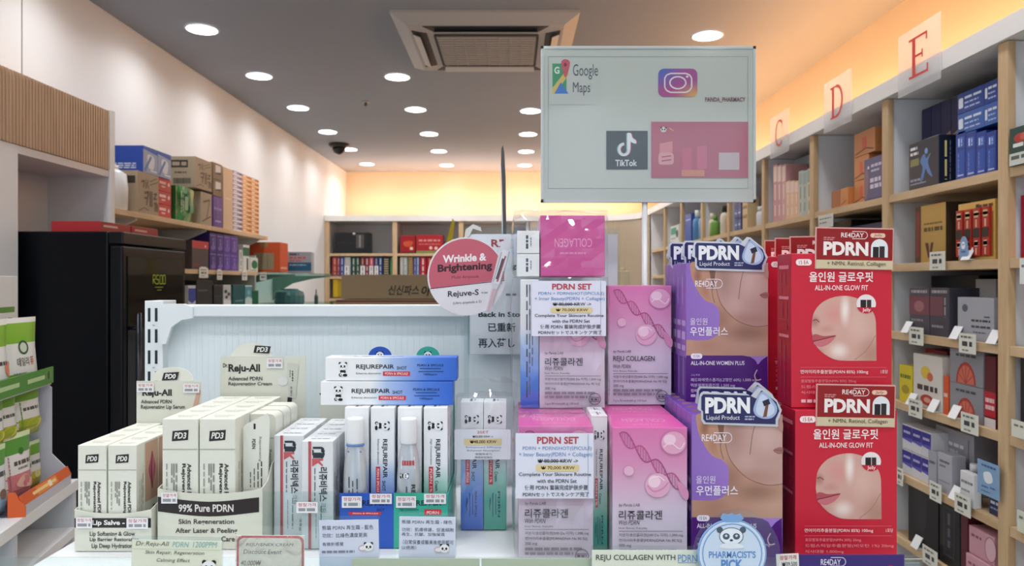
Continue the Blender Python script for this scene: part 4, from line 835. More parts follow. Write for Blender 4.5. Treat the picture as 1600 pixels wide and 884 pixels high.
# ------------------------------------------------------------------ beauty faces, printed
SKIN = '#c79c8a'
def portrait(X0, Y0, X1, Y1):
    """cheek, jaw and neck turned away, in the coordinates of the photo's upper purple carton"""
    cx = lambda x: (x-1136)*.106/128; cz = lambda y: .179-(y-409)*.179/203
    rr = lambda x, y, rx, ry, c, st: (cx(x), cz(y), rx*.106/128, ry*.179/203, c, st)
    neck = blend('#bb8f7c', [rr(1190, 530, 60, 40, '#c79f8c', .8), rr(1165, 512, 50, 20, '#8f6858', .8), rr(1125, 492, 30, 30, '#94695a', .75), rr(1105, 530, 30, 18, '#a87c68', .6)])
    chk = blend('#bd9791', [rr(1178, 440, 34, 34, '#caa9a4', .9), rr(1130, 430, 26, 50, '#a07a70', .8), rr(1160, 492, 50, 16, '#b08478', .8), rr(1196, 418, 16, 20, '#a98078', .6), rr(1150, 470, 20, 20, '#c7a29a', .6)])
    ear = blend('#b98a74', [rr(1090, 428, 10, 16, '#8d5d4b', .9), rr(1102, 450, 10, 18, '#a87460', .7)])
    return [('P', [(1112, 409), (1200, 409), (1200, 546), (1072, 546), (1072, 522)]+smooth([(1090, 523), (1110, 521), (1122, 510), (1124, 482), (1116, 470), (1102, 464), (1090, 450), (1080, 428), (1079, 409)], closed=False), neck),
            ('P', [(1118, 409), (1200, 409), (1200, 501)]+smooth([(1196, 502), (1176, 501), (1150, 491), (1130, 472), (1121, 448), (1118, 412)], closed=False), chk),
            ('Z', smooth([(1119, 446), (1127, 470), (1149, 492), (1176, 502), (1200, 501)], closed=False), 1.1, '#8b6658'),
            ('P', smooth([(1079, 409), (1098, 410), (1108, 425), (1107, 448), (1111, 464), (1103, 463), (1089, 448), (1081, 430)]), ear),
            ('P', [(1103, 409), (1119, 409)]+smooth([(1117, 430), (1114, 448), (1111, 436), (1108, 420)], closed=False), '#7b574b'),
            ('Z', smooth([(1112, 440), (1113, 456), (1117, 468)], closed=False), .8, '#7b574b'),
            ('Z', smooth([(1165, 411), (1158, 434), (1154, 462)], closed=False), .9, '#80605a'),
            ('P', smooth([(1187, 456), (1194, 452.5), (1200, 453), (1200, 460), (1193, 461)]), '#9d6c67'), ('Z', smooth([(1187, 456.5), (1194, 456), (1200, 457)], closed=False), .8, '#7a4a48'),
            ('P', smooth([(1192, 422), (1200, 419), (1200, 432), (1195, 430)]), '#b0877e')]
PURP = M('#8a62b8', .35); PLIL = '#a47fd0'; PDEEP = M('#4f1a78', .35)
def purple_front(flagged=True):
    r = (1072, 409, 1200, 612)
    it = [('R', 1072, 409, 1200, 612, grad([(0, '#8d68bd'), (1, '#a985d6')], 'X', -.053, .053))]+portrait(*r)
    it += [('P', [(1072, 612), (1072, 545), (1160, 545)]+smooth([(1172, 547), (1180, 552), (1184, 558), (1190, 552), (1199, 546)], closed=False)+[(1200, 612)], PDEEP),
           ('C', 1184, 577, 3, 5, '#3c0f60'), ('Z', smooth([(1183, 566), (1179, 574), (1182, 581), (1189, 580)], closed=False), 1.6, '#d9b7c8'),
           ('T', 'RE4DAY', 1086, 435, 1121, 444, '#ece4f2', {'b': .01})]
    # pill outline round the second half of the mark
    it += [('Z', [(1103, 433), (1122, 433)]+[(1122+6.5*sin(radians(a)), 439.5-6.5*cos(radians(a))) for a in range(0, 181, 30)]+[(1103, 446)], 1, '#ece4f2')]
    it += [('T', '올인원', 1078, 490, 1105, 500, '#e9e0f3'), ('T', '우먼플러스', 1078, 503, 1137, 516, '#f4eefa', {'b': .012}),
           ('O', 1079, 542, 1097, 550, 3.9, '#efe7f5'), ('T', '15 EA', 1083, 544, 1093, 548, '#4f1a78'), ('T', 'ALL-IN-ONE WOMEN PLUS', 1079, 553, 1163, 559, '#efe7f5', {'b': .01}),
           ('T', '고농축형', 1079, 572, 1093, 575, '#b79fcf')]
    for y, x1, a in ((581, 1182, '패드파에켓스폴리(LZ형만 60%) 1,000 mg'), (589, 1148, '먹분제팩워클린젠 1,500 mg'), (597, 1146, '펌빠루트산조집재재 520 mg')):
        it.append(('T', a, 1079, y-3, x1, y+3, '#d9cbe8'))
    it += [('L', 1079, 1120, 604, 4, '#cdbbe2')]
    return r, it
def star_flag(w=.100, h=.047):
    """die-cut header of the purple cartons: silver edge, navy field, drop shape with a dropper bottle"""
    return w, h
def pflag(parent, x, y, z, rz=0):
    b = MB(); P = [(0, 4), (3, 0), (72, 2), (80, 6), (92, -7), (98, -6), (120, 12), (128, 28), (124, 40), (122, 44), (122, 54), (6, 50), (2, 44), (2, 30), (-4, 26)]
    # coordinates in photo pixels of the header (y down)
    k = .100/134.
    f = lambda x_, y_: ((x_-62)*k, (50-y_)*k)
    b.prism([f(*p) for p in P], -.0006, .0006, M('#c9ccd6', .25, .3))
    mp = lambda u, v, o: ((u-62)*k, -.0006-o, (50-v)*k)
    q = (0, 0, 1, 1)
    it = [('P', [(2, 7), (5, 3), (78, 5), (88, 10), (96, -3), (119, 15), (124, 29), (118, 42), (118, 50), (9, 47), (5, 42), (5, 30), (2, 27)], M('#2b2a5e', .3)),
          ('T', 'PDRN', 8, 8, 78, 33, '#eceef4', {'b': .05}), ('T', 'Liquid Product', 10, 36, 62, 45, '#e4e6ef'), ('L', 70, 86, 38, 2, '#aeb2cf'), ('L', 70, 84, 42, 2.4, '#aeb2cf'),
          ('P', smooth([(97, -1), (117, 17), (120, 30), (112, 40), (98, 41), (86, 35), (84, 22)]), '#9fb0d6'), ('P', smooth([(97, 3), (113, 19), (116, 30), (109, 37), (98, 38), (89, 33), (88, 22)]), '#c5d2ea'),
          ('P', [(97, 14), (107, 10), (110, 18), (100, 22)], '#23263f'), ('P', [(102, 21), (107, 19), (104, 38), (98, 39)], '#7a4a34')]
    b.pr(mp, (0, 0, 1, 1), it, step=.00005)
    o = b.build('header_flag', parent, (x, y, z), rz); o['label'] = 'die-cut navy header with white letters'
    return o
def purple_box(front=True):
    w, d, h = .106, .0255, .179
    t_ = M('#6f47a3', .35)
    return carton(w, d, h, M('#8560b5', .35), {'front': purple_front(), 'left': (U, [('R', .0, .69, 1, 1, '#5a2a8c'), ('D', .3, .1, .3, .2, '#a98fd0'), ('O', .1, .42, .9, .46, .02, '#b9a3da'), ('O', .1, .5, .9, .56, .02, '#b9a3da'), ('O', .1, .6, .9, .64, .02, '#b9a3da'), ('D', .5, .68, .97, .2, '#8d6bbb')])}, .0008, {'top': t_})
pm_ = purple_box().mesh('carton')
def put(me, name, label, cat, x, d, z, group=None, rz=0):
    return tag(obj(name, me, None, (x, d, z), rz), label, cat, group)
xl, xu = .263, .2788
for k in range(9):
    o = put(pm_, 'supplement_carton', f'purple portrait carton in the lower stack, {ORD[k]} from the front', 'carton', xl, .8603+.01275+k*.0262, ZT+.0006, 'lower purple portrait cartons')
    if k < 2: pflag(o, .0025+(k*.004), -.0140+.0, .168+k*.003)
for k in range(5):
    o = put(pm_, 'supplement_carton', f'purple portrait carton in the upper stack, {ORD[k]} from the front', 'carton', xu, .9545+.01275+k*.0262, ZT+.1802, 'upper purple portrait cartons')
    pflag(o, [.003, -.0045, .002, -.012, -.008][k], -.0140, .170+[0, .002, 0, .003, .001][k])
# ------------------------------------------------------------------ red cartons
RED = M('#c8203a', .35); DRED = M('#a0141f', .4)
def red_front():
    r = (1245, 393, 1404, 636); Wt = '#f3e6e6'
    face = smooth([(1277, 514), (1280, 488), (1294, 470), (1316, 461), (1340, 461), (1364, 472), (1377, 492), (1379, 515)], closed=False)+[(1379.5, 562)]+smooth([(1335, 562), (1314, 560), (1294, 549), (1281, 533), (1277, 514)], closed=False)
    rr = lambda x, y, rx, ry, c, st: ((x-1324.5)*.1195/159, .1835-(y-393)*.1835/243, rx*.1195/159, ry*.1835/243, c, st)
    skin = blend('#cfa399', [rr(1312, 488, 26, 26, '#d5938f', .9), rr(1330, 482, 11, 34, '#f3e6e2', .95), rr(1320, 546, 22, 18, '#ecdcd6', .95), rr(1372, 552, 34, 40, '#b08474', .9), rr(1350, 505, 26, 40, '#d9b4aa', .8), rr(1282, 500, 12, 14, '#a86e66', .8), rr(1288, 548, 14, 10, '#b9837a', .7), rr(1300, 512, 18, 10, '#c68c82', .7)])
    it = [('P', face, skin),
          ('Z', smooth([(1345, 560.5), (1364, 545), (1378, 522)], closed=False), 1.0, '#a2776a'),
          ('Z', smooth([(1279, 499), (1284, 497), (1289, 501)], closed=False), 1.6, '#7d4744'),
          ('P', smooth([(1278, 523), (1284, 520), (1296, 523), (1316, 522), (1302, 528), (1290, 530), (1280, 533)]), '#b3525a'), ('P', smooth([(1280, 533), (1292, 529), (1314, 523), (1306, 534), (1293, 540), (1284, 538)]), '#c8707a'),
          ('Z', smooth([(1279, 531), (1292, 528.5), (1315, 522.5)], closed=False), 1.3, '#6e2530'),
          ('O', 1252, 402, 1277, 412, 4.9, Wt), ('T', '15 EA', 1257, 404, 1272, 410, '#b01c35', {'b': .01}),
          ('T', '올인원 글로우핏', 1273, 422, 1374, 438, Wt, {'b': .015}), ('T', 'ALL-IN-ONE GLOW FIT', 1282, 443, 1366, 451, Wt, {'b': .01}),
          ('C', 1363, 472.5, 15.5, 15, '#e9dfe2'), ('P', [(1363+15.5*cos(radians(a)), 472.5+15*sin(radians(a))) for a in range(20, 161, 14)], '#c22238'), ('R', 1354, 466, 1363, 478, '#231a1e'), ('R', 1364, 466, 1371, 478, '#34262b'), ('T', 'Jelly', 1357, 479, 1370, 486, Wt, {'b': .01}),
          ('R', 1259, 572, 1395, 572.7, '#dd6a78'), ('T', '연어이리추출분말(PDRN 85%) 100mg', 1259, 576, 1366, 583, Wt, {'b': .005}), ('T', '1포당', 1386, 576, 1397, 582, Wt), ('R', 1259, 587, 1395, 587.7, '#dd6a78'),
          ('T', '효모발효추출분말(NMN 30%) 20mg', 1260, 591, 1347, 597, '#e59aa6'), ('T', '드럼스틱잎추출분말(비오틴 1%) 20mg', 1260, 600, 1398, 606, '#e59aa6'), ('T', '식사대용 1,000mg', 1260, 609, 1320, 615, '#e59aa6'), ('L', 1260, 1300, 625, 5, '#eebcc4')]
    return r, it
RW, RD, RH = .1195, .0465, .1835
red_me = carton(RW, RD, RH, RED, {'front': red_front(), 'left': (U, [('O', .15, .075, .85, .1, .01, '#c9707c'), ('O', .15, .28, .85, .30, .01, '#c9707c'), ('O', .15, .53, .85, .55, .01, '#c9707c'), ('R', .08, .43, .92, .433, '#b05462')]+[('D', x, y0, y1, .06, '#9c3a49') for x, y0, y1 in ((.3, .12, .26), (.6, .12, .22), (.4, .32, .42), (.7, .32, .5), (.3, .57, .9), (.6, .6, .95))])}, .0008, {'left': M('#9c1426', .4)}).mesh('carton')
def rflag(parent, x, y, z, tilt=0):
    w, h = .0925, .0495; b = MB()
    b.box(-w/2, -.0007, 0, w/2, .0007, h, M('#d9a8a0', .35), 0)
    mp = plane((-w/2, -.0007, h), (w, 0, 0), (0, 0, -h)); r = (1278, 352, 1398, 416)
    Wt = '#efe6e6'
    it = [('R', 1279.5, 354, 1396.5, 402, M('#8f151d', .35)), ('R', 1279.5, 402, 1396.5, 415, '#cfc1a2'), ('T', 'RE4DAY', 1317, 360, 1352, 367, Wt, {'b': .01}),
          ('Z', [(1334, 358), (1352, 358)]+[(1352+5.5*sin(radians(a)), 363.5-5.5*cos(radians(a))) for a in range(0, 181, 30)]+[(1334, 369)], .9, Wt),
          ('O', 1362, 360, 1385, 367, 3.4, '#e3bfa9'), ('T', 'Jelly', 1367, 361, 1380, 366.4, '#8f151d', {'sh': .2}), ('L', 1290, 1308, 368, 2, '#c97f80'), ('L', 1290, 1306, 371, 2, '#c97f80'),
          ('T', 'PDRN', 1290, 374, 1359, 395, Wt, {'b': .045}), ('P', [(1363, 397), (1363, 382)]+[(1376-13*cos(radians(a)), 382-13*sin(radians(a))) for a in range(0, 181, 18)]+[(1389, 397)], '#dfe3e8'),
          ('R', 1366, 381, 1375, 397, '#1d171b'), ('R', 1376, 380, 1384, 397, '#2e2328'), ('T', '+ NMN, Retinol, Collagen', 1296, 404, 1386, 412, '#4d3a33')]
    b.pr(mp, r, it, step=.00005)
    o = b.build('header_card', parent, (x, y, z)); o.rotation_euler.y = tilt; o['label'] = 'red header card with beige strip'
    return o
pos = [(.875, .0), (.98, .0075), (1.03, .0075), (1.08, .0075)]
for lv in (0, 1):
    for k, (dd, dx) in enumerate(pos):
        d0 = dd-.012 if lv == 0 and k == 0 else dd
        o = put(red_me, 'jelly_carton', f'red face-print carton, {["lower", "upper"][lv]} level, {ORD[k]} from the front', 'carton', .332+RW/2+dx, d0+RD/2, ZT+.0006+lv*(RH+.0008), f'{["lower", "upper"][lv]} red face-print cartons')
        if lv == 0 and k: continue
        rflag(o, .014+.003*(k % 2)-(.004 if lv == 0 else 0), -RD/2-.0012 if k == 0 else .01, (RH-.019 if lv else RH-.019) if k == 0 else RH+.0005-.012*0, radians([1.0, -1, .5, 0][k]))
        if k: o.children[0].location.y = -RD/2-.0012; o.children[0].location.z = RH-.022
# RE4DAY purple header at the very front
t = thing('header_card', 'navy violet display card along the shelf front below the red cartons', 'sign', (.373, .803, E-.36))
MB().box(-.0605, -.001, 0, .0545, .001, .063, M('#3a2a74', .35)).pr(plane((-.0605, -.001, .063), (.115, 0, 0), (0, 0, -.063)), (1247, 866, 1406, 953), [('T', 'RE4DAY', 1280, 872, 1310, 881, '#e3def0', {'b': .01}), ('Z', [(1295, 869.5), (1311, 869.5)]+[(1311+6.5*sin(radians(a)), 876-6.5*cos(radians(a))) for a in range(0, 181, 30)]+[(1295, 882.5)], 1, '#e3def0'), ('C', 1385, 884, 5, 3, '#b5224a')]).build('card', t)
MB().box(-.05, .0012, 0, .05, .014, .004, M('#3a2a74', .35)).build('foot', t)
# ------------------------------------------------------------------ pink collagen cartons
PK = grad([(0, '#cdcad9'), (.40, '#d3c5d8'), (.75, '#d58db8'), (1, '#d573ad')], 'Z', .0, .164, .3)
PKT = M('#d0569d', .3)
def pink_front(title, lat):
    r = (947, 450, 1044, 635); D = '#2f2730'
    strand = lambda ph: [(947+9+82*q/24., 458+72*q/24.+9*sin(q*pi/6+ph)*1.0) for q in range(25)]
    s1, s2 = strand(0), strand(pi)
    it = [('Z', s1, 1.6, '#c0568c'), ('Z', s2, 1.6, '#a84a80')]+[('Z', [s1[q], s2[q]], 1.0, '#bb6a98') for q in range(1, 24, 1)]
    it += [('C', 1026, 470, 17, 16, '#dfa3c4'), ('C', 1021, 466, 8, 7, '#edc9dd'), ('G', 1026, 470, 17, 16, 1.2, '#c977a6'), ('Z', smooth([(1013, 476), (1022, 470), (1034, 478), (1040, 470)], closed=False), 1.4, '#f0d3e2'),
           ('C', 1005, 526, 16, 16, '#e0a9c8'), ('C', 1001, 521, 8, 8, '#efcfe0'), ('Z', smooth([(992, 526), (1000, 534), (1012, 530), (1019, 522)], closed=False), 1.5, '#cf86ad'), ('Z', smooth([(995, 518), (1006, 514), (1014, 520)], closed=False), 1.2, '#f6e2ec'), ('C', 968, 507, 6.5, 6.5, '#e3b3cf'),
           ('P', smooth([(1030, 520), (1044, 532), (1044, 545), (1036, 540)]), '#d48fb5'),
           ('T', 'by Panda LAB', 955, 550, 982, 555, D, {'sh': .2}), ('T', title, 955, 559, 955+(63 if lat else 56), 569 if lat else 571, D, {'b': .008}), ('T', 'With PDRN', 955, 572, 982, 578, D, {'sh': .25}), ('T', 'Inner Beauty, Everyday', 955, 581, 992, 584, D), ('R', 955, 586, 1038, 586.6, '#4a4350'),
           ('T', '저분자생선콜라겐(500 Da 이하) 1,000 mg', 955, 589, 1038, 594, D), ('T', '연어이리추출물[PDRN(DNA Na 90 %)]', 955, 596, 1036, 601, D), ('T', '200 mg', 955, 603, 971, 608, D)]
    it += [('L', 955, 1030, 612, 3.6, '#8d8292'), ('L', 955, 1018, 618, 3.6, '#8d8292'), ('T', '2 g x 30 sticks(60 g) 150 kcal', 955, 626, 1005, 630.5, D), ('G', 1029, 621, 9, 9, 1, '#5a5260'), ('R', 1022, 618, 1036, 619, '#5a5260'), ('R', 1022, 624, 1036, 625, '#5a5260'), ('L', 1023, 1035, 621.5, 3, '#5a5260')]
    return r, it
PW, PD_, PH = .0875, .083, .164
topit = (U, [('T', 'COLLAGEN', .2, .35, .8, .6, '#e7a5cc', {'rot': 2}), ('L', .3, .7, .8, .03, '#e7a5cc')])
def pink_me(title, lat): return carton(PW, PD_, PH, PK, {'front': pink_front(title, lat), 'top': topit}, .0008, {'top': PKT, 'right': PK}).mesh('carton')
me_k = pink_me('리쥬콜라겐', False); me_e = pink_me('REJU COLLAGEN', True)
put(me_k, 'collagen_carton', 'pink carton with Korean title, lower one beside the purple stack', 'carton', .1612, .8605+PD_/2, ZT+.0006, 'pink collagen cartons')
put(me_e, 'collagen_carton', 'pink carton with English title below the standing pink one, hidden behind the front carton', 'carton', .1612, .8605+PD_*1.5+.001, ZT+.0006, 'pink collagen cartons')
put(me_e, 'collagen_carton', 'pink carton under the English-titled upper one, at the back of the row', 'carton', .1612, .8605+PD_*2.5+.002, ZT+.0006, 'pink collagen cartons')
put(me_e, 'collagen_carton', 'pink carton titled in English standing on top of the lower pink row', 'carton', .1755, 1.012+PD_/2, ZT+.0006+PH+.001, 'pink collagen cartons')
# ------------------------------------------------------------------ slim rejuvenating cartons (blue and green)
SW, SH = .0305, .172
BLUE = [(0, '#2f62c8'), (.22, '#4a7cd8'), (.5, '#a9c0e6'), (.62, '#e6e9ee'), (1, '#eceef1')]
GREEN = [(0, '#2f9a86'), (.22, '#49ab98'), (.45, '#a8d2c8'), (.58, '#e6e9ee'), (1, '#eceef1')]
def slim(kind):
    g = grad(BLUE if kind == 'SHOT' else GREEN, 'Z', 0, SH, .35); K = '#1c2028'
    it = panda(.56, .145, .055, 0, False)
    it = []
    # the print is laid out for the carton lying down: x across the carton is height there
    def lie(items):   # (x along 0..1 from the top of the carton, y 0..1 across from its right edge)
        out = []
        for i in items:
            if i[0] == 'T': _, s_, x0, y0, x1, y1, c, o = i; out.append(('T', s_, 1-y1, x0, 1-y0, x1, c, dict(o, rot=1)))
            elif i[0] == 'R': _, x0, y0, x1, y1, c = i; out.append(('R', 1-y1, x0, 1-y0, x1, c))
            elif i[0] == 'L': _, x0, x1, y, h_, c = i; out.append(('D', 1-y, x0, x1, h_*.18, c) if 0 else ('R', 1-y-h_/2, x0, 1-y+h_/2, x1, c))
        return out
    it += lie([('T', 'REJUREPAIR', .235, .30, .525, .54, K, {'b': .018}), ('T', kind, .545, .38, .62, .52, K, {'b': .01}), ('T', 'Enhances absorption' if kind == 'SHOT' else 'High Concentration', .235, .64, .425, .74, K, {}), ('R', .44, .60, .645, .78, '#c8323f'),
               ('T', 'PDRN & SPICULE' if kind == 'SHOT' else 'PDRN 1%', .455, .64, .63, .74, '#f0d8da', {'b': .01}), ('T', 'PDRN & SPICULE' if kind == 'SHOT' else 'PDRN', .70, .28, .90, .38, '#16284f', {'b': .01}),
               ('L', .72, .88, .47, .03, '#20396b'), ('L', .71, .90, .60, .03, '#20396b'), ('T', '1000ppm', .75, .68, .85, .78, '#16284f', {'b': .01})])
    # panda lying along the carton
    def pd(cx, cy, r):
        asp = SW/SH
        o = []
        for i in panda(0, 0, 1, 1, True): o.append(('P', [(cx+x*r, cy+y*r*asp) for x, y in i[1]], i[2]))
        return o
    it += pd(.62, .135, .2)
    return carton(SW, SW, SH, g, {'front': (U, it), 'left': (U, [('D', .5, .1, .6, .08, '#5a6478'), ('D', .3, .1, .5, .06, '#7d8798')]), 'right': (U, [('D', .5, .1, .6, .08, '#5a6478'), ('D', .3, .2, .8, .06, '#7d8798')]), 'back': (U, [('D', .35, .04, .92, .07, '#3d424e'), ('D', .5, .04, .92, .06, '#596070'), ('D', .65, .04, .7, .05, '#596070')]), 'top': (U, [('D', .45, .2, .8, .10, '#4b505c'), ('D', .62, .3, .7, .05, '#7d8798')])}, .0007)
sb, sg = slim('SHOT').mesh('carton'), slim('Cream').mesh('carton')
def tray(kind, x, d):
    col = M('#2b58b8', .4) if kind == 'blue' else M('#3aa893', .4); w, dp, h = .0676, .1165, .069
    t = thing('counter_tray', f'{kind} open cardboard tray holding slim white cartons and a silver tube', 'tray', (x, d, ZT+.0006))
    b = MB().box(-w/2, 0, 0, w/2, .001, h, col)
    b.pr(plane((-w/2, 0, h), (w, 0, 0), (0, 0, -h)), (532, 772, 613, 858), [('T', 'REJUREPAIR', 541, 783, 604, 794, '#13234f' if kind == 'blue' else '#123f3b', {'b': .018}), ('T', 'SHOT' if kind == 'blue' else 'High Concentration', 588 if kind == 'blue' else 541, 796, 600 if kind == 'blue' else 570, 800, '#13234f'),
          ('R', 546 if kind == 'blue' else 578, 797 if kind != 'blue' else 801, 595 if kind == 'blue' else 604, 806, '#c23040'), ('T', 'PDRN & SPICULE' if kind == 'blue' else 'PDRN', 552 if kind == 'blue' else 582, 800 if kind != 'blue' else 802.5, 590 if kind == 'blue' else 600, 804.5, '#f0d5d8', {'b': .01})])
    b.build('front_panel', t)
    MB().box(-w/2, .0012, 0, -w/2+.001, dp, .065, col).build('side_panel', t); MB().box(w/2-.001, .0012, 0, w/2, dp, .065, col).build('side_panel', t)
    MB().box(-w/2+.0012, .0012, 0, w/2-.0012, dp, .0008, col).build('floor_panel', t)
    hb_ = MB().box(-w/2, dp+.0002, 0, w/2, dp+.0012, .2285, col).prism([(.0165*cos(radians(a))-.004, .2287+.014*sin(radians(a))) for a in range(0, 181, 12)], dp+.0002, dp+.0012, col)
    hb_.pr(plane((-w/2, dp+.0002, .245), (w, 0, 0), (0, 0, -.04)), (-.033, 0, .033, .04), panda(-.004, .014, .0055))
    hb_.build('header_card', t)
    mp = plane((-w/2, -.0, h), (w, 0, 0), (0, 0, -h))
    price(t, mp, (532, 772, 613, 858), 536, 776, 566, 794); price(t, mp, (532, 772, 613, 858), 578, 772, 611, 788)
    for c in (0, 1):
        for r in range(3):
            put(sb if kind == 'blue' else sg, 'slim_carton', f'slim white carton with {kind} foot, {["beside the tube", "away from the tube"][c]}, {ORD[r]} row of the {kind} tray', 'carton', x-.0165+c*.0333, d+.0195+r*.0315+SW/2-(.0 if c == 0 else .014)*(1 if r == 0 else 1)*0+.0, ZT+.0017, f'slim cartons in the {kind} tray')
    # silver tube with white cap
    tb = thing('lotion_tube', f'silver tube with a white cap standing in the {kind} tray', 'tube', (x-.016, d+.0093, ZT+.0018))
    prof = [(.0138, 0), (.0150, .03), (.0152, .06), (.0150, .085), (.0138, .105), (.0112, .120), (.0092, .128), (.0090, .132)]
    bb = MB(); n = 24; vs = [(r_*cos(2*pi*k/n), .52*r_*sin(2*pi*k/n)*(.35+.65*min(1, z/.07)), z) for r_, z in prof for k in range(n)]
    bb.add(vs, [(j*n+k, j*n+(k+1) % n, (j+1)*n+(k+1) % n, (j+1)*n+k) for j in range(len(prof)-1) for k in range(n)]+[tuple(range(n-1, -1, -1))], M('#c6cad0', .25, .45), True); bb.build('body', tb)
    def mpt(u, v, o): # wraps onto the front of the tube
        z = .122*(1-v); a = (u-.5)*2.2; r_ = .0150 if z < .09 else .0150-(z-.09)*.13
        return (r_*sin(a), -.52*r_*cos(a)*(.35+.65*min(1, z/.07))-.0002-o, z)
    pb = MB()
    if kind == 'blue': pb.pr(mpt, U, [('D', .3, .28, .95, .05, '#4d5360'), ('D', .45, .32, .95, .045, '#565c69'), ('D', .62, .3, .75, .05, '#4d5360'), ('D', .75, .45, .95, .04, '#5a606c')]+[('D', .2+.06*q, .6, .98, .02, '#3e434e') for q in range(9)]+[('R', .1, .02, .9, .035, '#5577b5')])
    else: pb.pr(mpt, U, [('R', .18, .08, .82, .2, '#e0e1e4'), ('L', .22, .8, .14, .05, '#b4464c')]+[('P', [(.3+.2*x_+.12, .27+.05*y_) for x_, y_ in i[1]], i[2]) for i in panda(0, 0, .6, 1, True)]+[('T', 'REJUREPAIR', .58, .36, .8, .85, '#23262f', {'rot': 1, 'b': .015}), ('D', .45, .38, .75, .05, '#555b66'), ('R', .38, .7, .5, .9, '#b8434d')])
    pb.build('lettering', tb)
    cb = MB().lathe([(.0102, .128), (.0108, .130), (.0104, .158), (.0098, .161), (0, .1615)], M('#e3e5e8', .3), n=24, sy=.75)
    if kind == 'blue': cb.lathe([(.0115, .1255), (.0115, .1275), (.0105, .1278)], M('#5c80c0', .3), n=24, sy=.7)
    cb.build('cap', tb)
    return t
tray('blue', PX(572.5, .923), .9235); tray('green', PX(657, .923), .9235)
# two cartons lying across the standing ones
for k, (x0, d, zz, rz) in enumerate(((PX(500, .955), .958, 0, 0), (PX(508, .962), .963, 1, radians(-.6)))):
    t = thing('slim_carton', f'slim white to blue carton lying across the standing cartons, {["lower", "upper"][k]} of two', 'carton', (x0, d, ZT+.0017+SH+.0006+k*(SW+.0006)), rz, 'slim cartons lying on top')
    o = obj('carton', sb, t); o.rotation_euler = (0, -pi/2, 0); o.location = (SH, SW/2, SW/2)
# ------------------------------------------------------------------ film-wrapped pair of slim cartons
def wrap(b, x0, y0, z0, x1, y1, z1, amp, seed, m=FILM, n=8):
    """a loose crinkled film box; tapering seams on top"""
    rn = random.Random(seed)
    for ax in range(6):
        vs = []
        for j in range(n):
            for i in range(n):
                u, v = i/(n-1), j/(n-1); e = min(u, 1-u, v, 1-v)
                o = (rn.uniform(0, amp) if e > 0 else 0)
                if ax == 0: p = (x0+(x1-x0)*u, y0-o, z0+(z1-z0)*v)
                elif ax == 1: p = (x0+(x1-x0)*u, y1+o, z0+(z1-z0)*v)
                elif ax == 2: p = (x0-o, y0+(y1-y0)*u, z0+(z1-z0)*v)
                elif ax == 3: p = (x1+o, y0+(y1-y0)*u, z0+(z1-z0)*v)
                elif ax == 4: p = (x0+(x1-x0)*u, y0+(y1-y0)*v, z1+o)
                else: continue
                vs.append(p)
        if vs: b.add(vs, [(j*n+i, j*n+i+1, (j+1)*n+i+1, (j+1)*n+i) for j in range(n-1) for i in range(n-1)], m, False)
    return b
t = thing('wrapped_pair', 'clear film bag holding one blue and one green slim carton beside the tubes', 'gift set', (PX(755.5, .99), .9905, ZT+.0008))
o = obj('carton', sb, t, (-SW/2-.0003, SW/2, .0004)); o['label'] = 'blue-footed slim carton'
o = obj('carton', sg, t, (SW/2+.0003, SW/2, .0004)); o['label'] = 'green-footed slim carton'
b = wrap(MB(), -.037, -.003, .0003, .040, SW+.004, .180, .0035, 3)
b.add([(-.04, .0, .178), (.042, .0, .178), (.046, .006, .197), (-.046, .006, .201), (.03, .02, .204), (-.03, .022, .200)], [(0, 1, 2, 3), (3, 2, 4, 5)], FILM); b.build('film_bag', t)
lb = MB().box(-.0385, -.0085, .097, .0365, -.0078, .137, M('#dfe3ea', .4))
lb.pr(plane((-.0385, -.0085, .137), (.075, 0, 0), (0, 0, -.040)), (710, 672, 797, 718), [('T', '2SET', 745, 674, 763, 678, '#b4464c'), ('T', '₩50,000 KRW ->', 738, 681, 770, 685, '#2c3038', {'b': .01}), ('O', 725, 686, 783, 696, 2, '#dccb98'), ('T', '₩48,000 KRW', 734, 688, 775, 694, '#2f2a1c', {'b': .02}), ('T', 'Enhanced Efficacy', 728, 698, 783, 701, '#4f74a8'), ('T', 'Enhanced Absorption', 730, 703, 780, 706, '#2c3038'), ('T', '增强吸收力', 742, 708, 768, 711, '#2c3038'), ('T', '濃縮吸收強化', 741, 713, 769, 716, '#2c3038')])
lb.build('offer_card', t)
# ------------------------------------------------------------------ film-wrapped collagen sets
def offer(parent, x0, z1, y, w, h, rz=0):
    b = MB().box(0, -.0005, -h, w, .0005, 0, M('#dcdff0', .4)); bl = '#5a83bd'; K = '#24272f'
    b.pr(plane((0, -.0005, 0), (w, 0, 0), (0, 0, -h)), (808, 668, 928, 768), [('R', 919, 669, 920, 767, '#a9aec6'), ('T', 'PDRN SET', 841, 673, 905, 684, '#b8414f', {'b': .03}), ('T', 'PDRN + PDRNSHOT(SPICULE)', 819, 688, 925, 695, bl), ('T', '+ Inner Beauty(PDRN + Collagen)', 813, 697, 926, 705, bl), ('T', '₩ 80,000 KRW ->', 842, 707, 904, 714, K, {'b': .012}), ('R', 842, 710, 884, 711, K),
         ('O', 839, 716, 906, 726, 3, '#dccb98'), ('T', '₩ 70,000 KRW', 847, 718, 899, 724, '#2f2a1c', {'b': .015}), ('T', 'Complete Your Skincare Routine', 813, 728, 924, 735, K, {'b': .008}), ('T', 'with the PDRN Set', 841, 738, 902, 744, K, {'b': .008}), ('T', '使用 PDRN 套装完成护肤步骤', 822, 747, 919, 755, K, {'b': .008}), ('T', 'PDRNセットでスキンケア完了', 819, 758, 921, 765, K, {'b': .008})])
    o = b.build('offer_card', parent, (x0, y, z1), rz); o['label'] = 'white card PDRN SET'; return o
mk = pink_me('리쥬콜라겐', False)
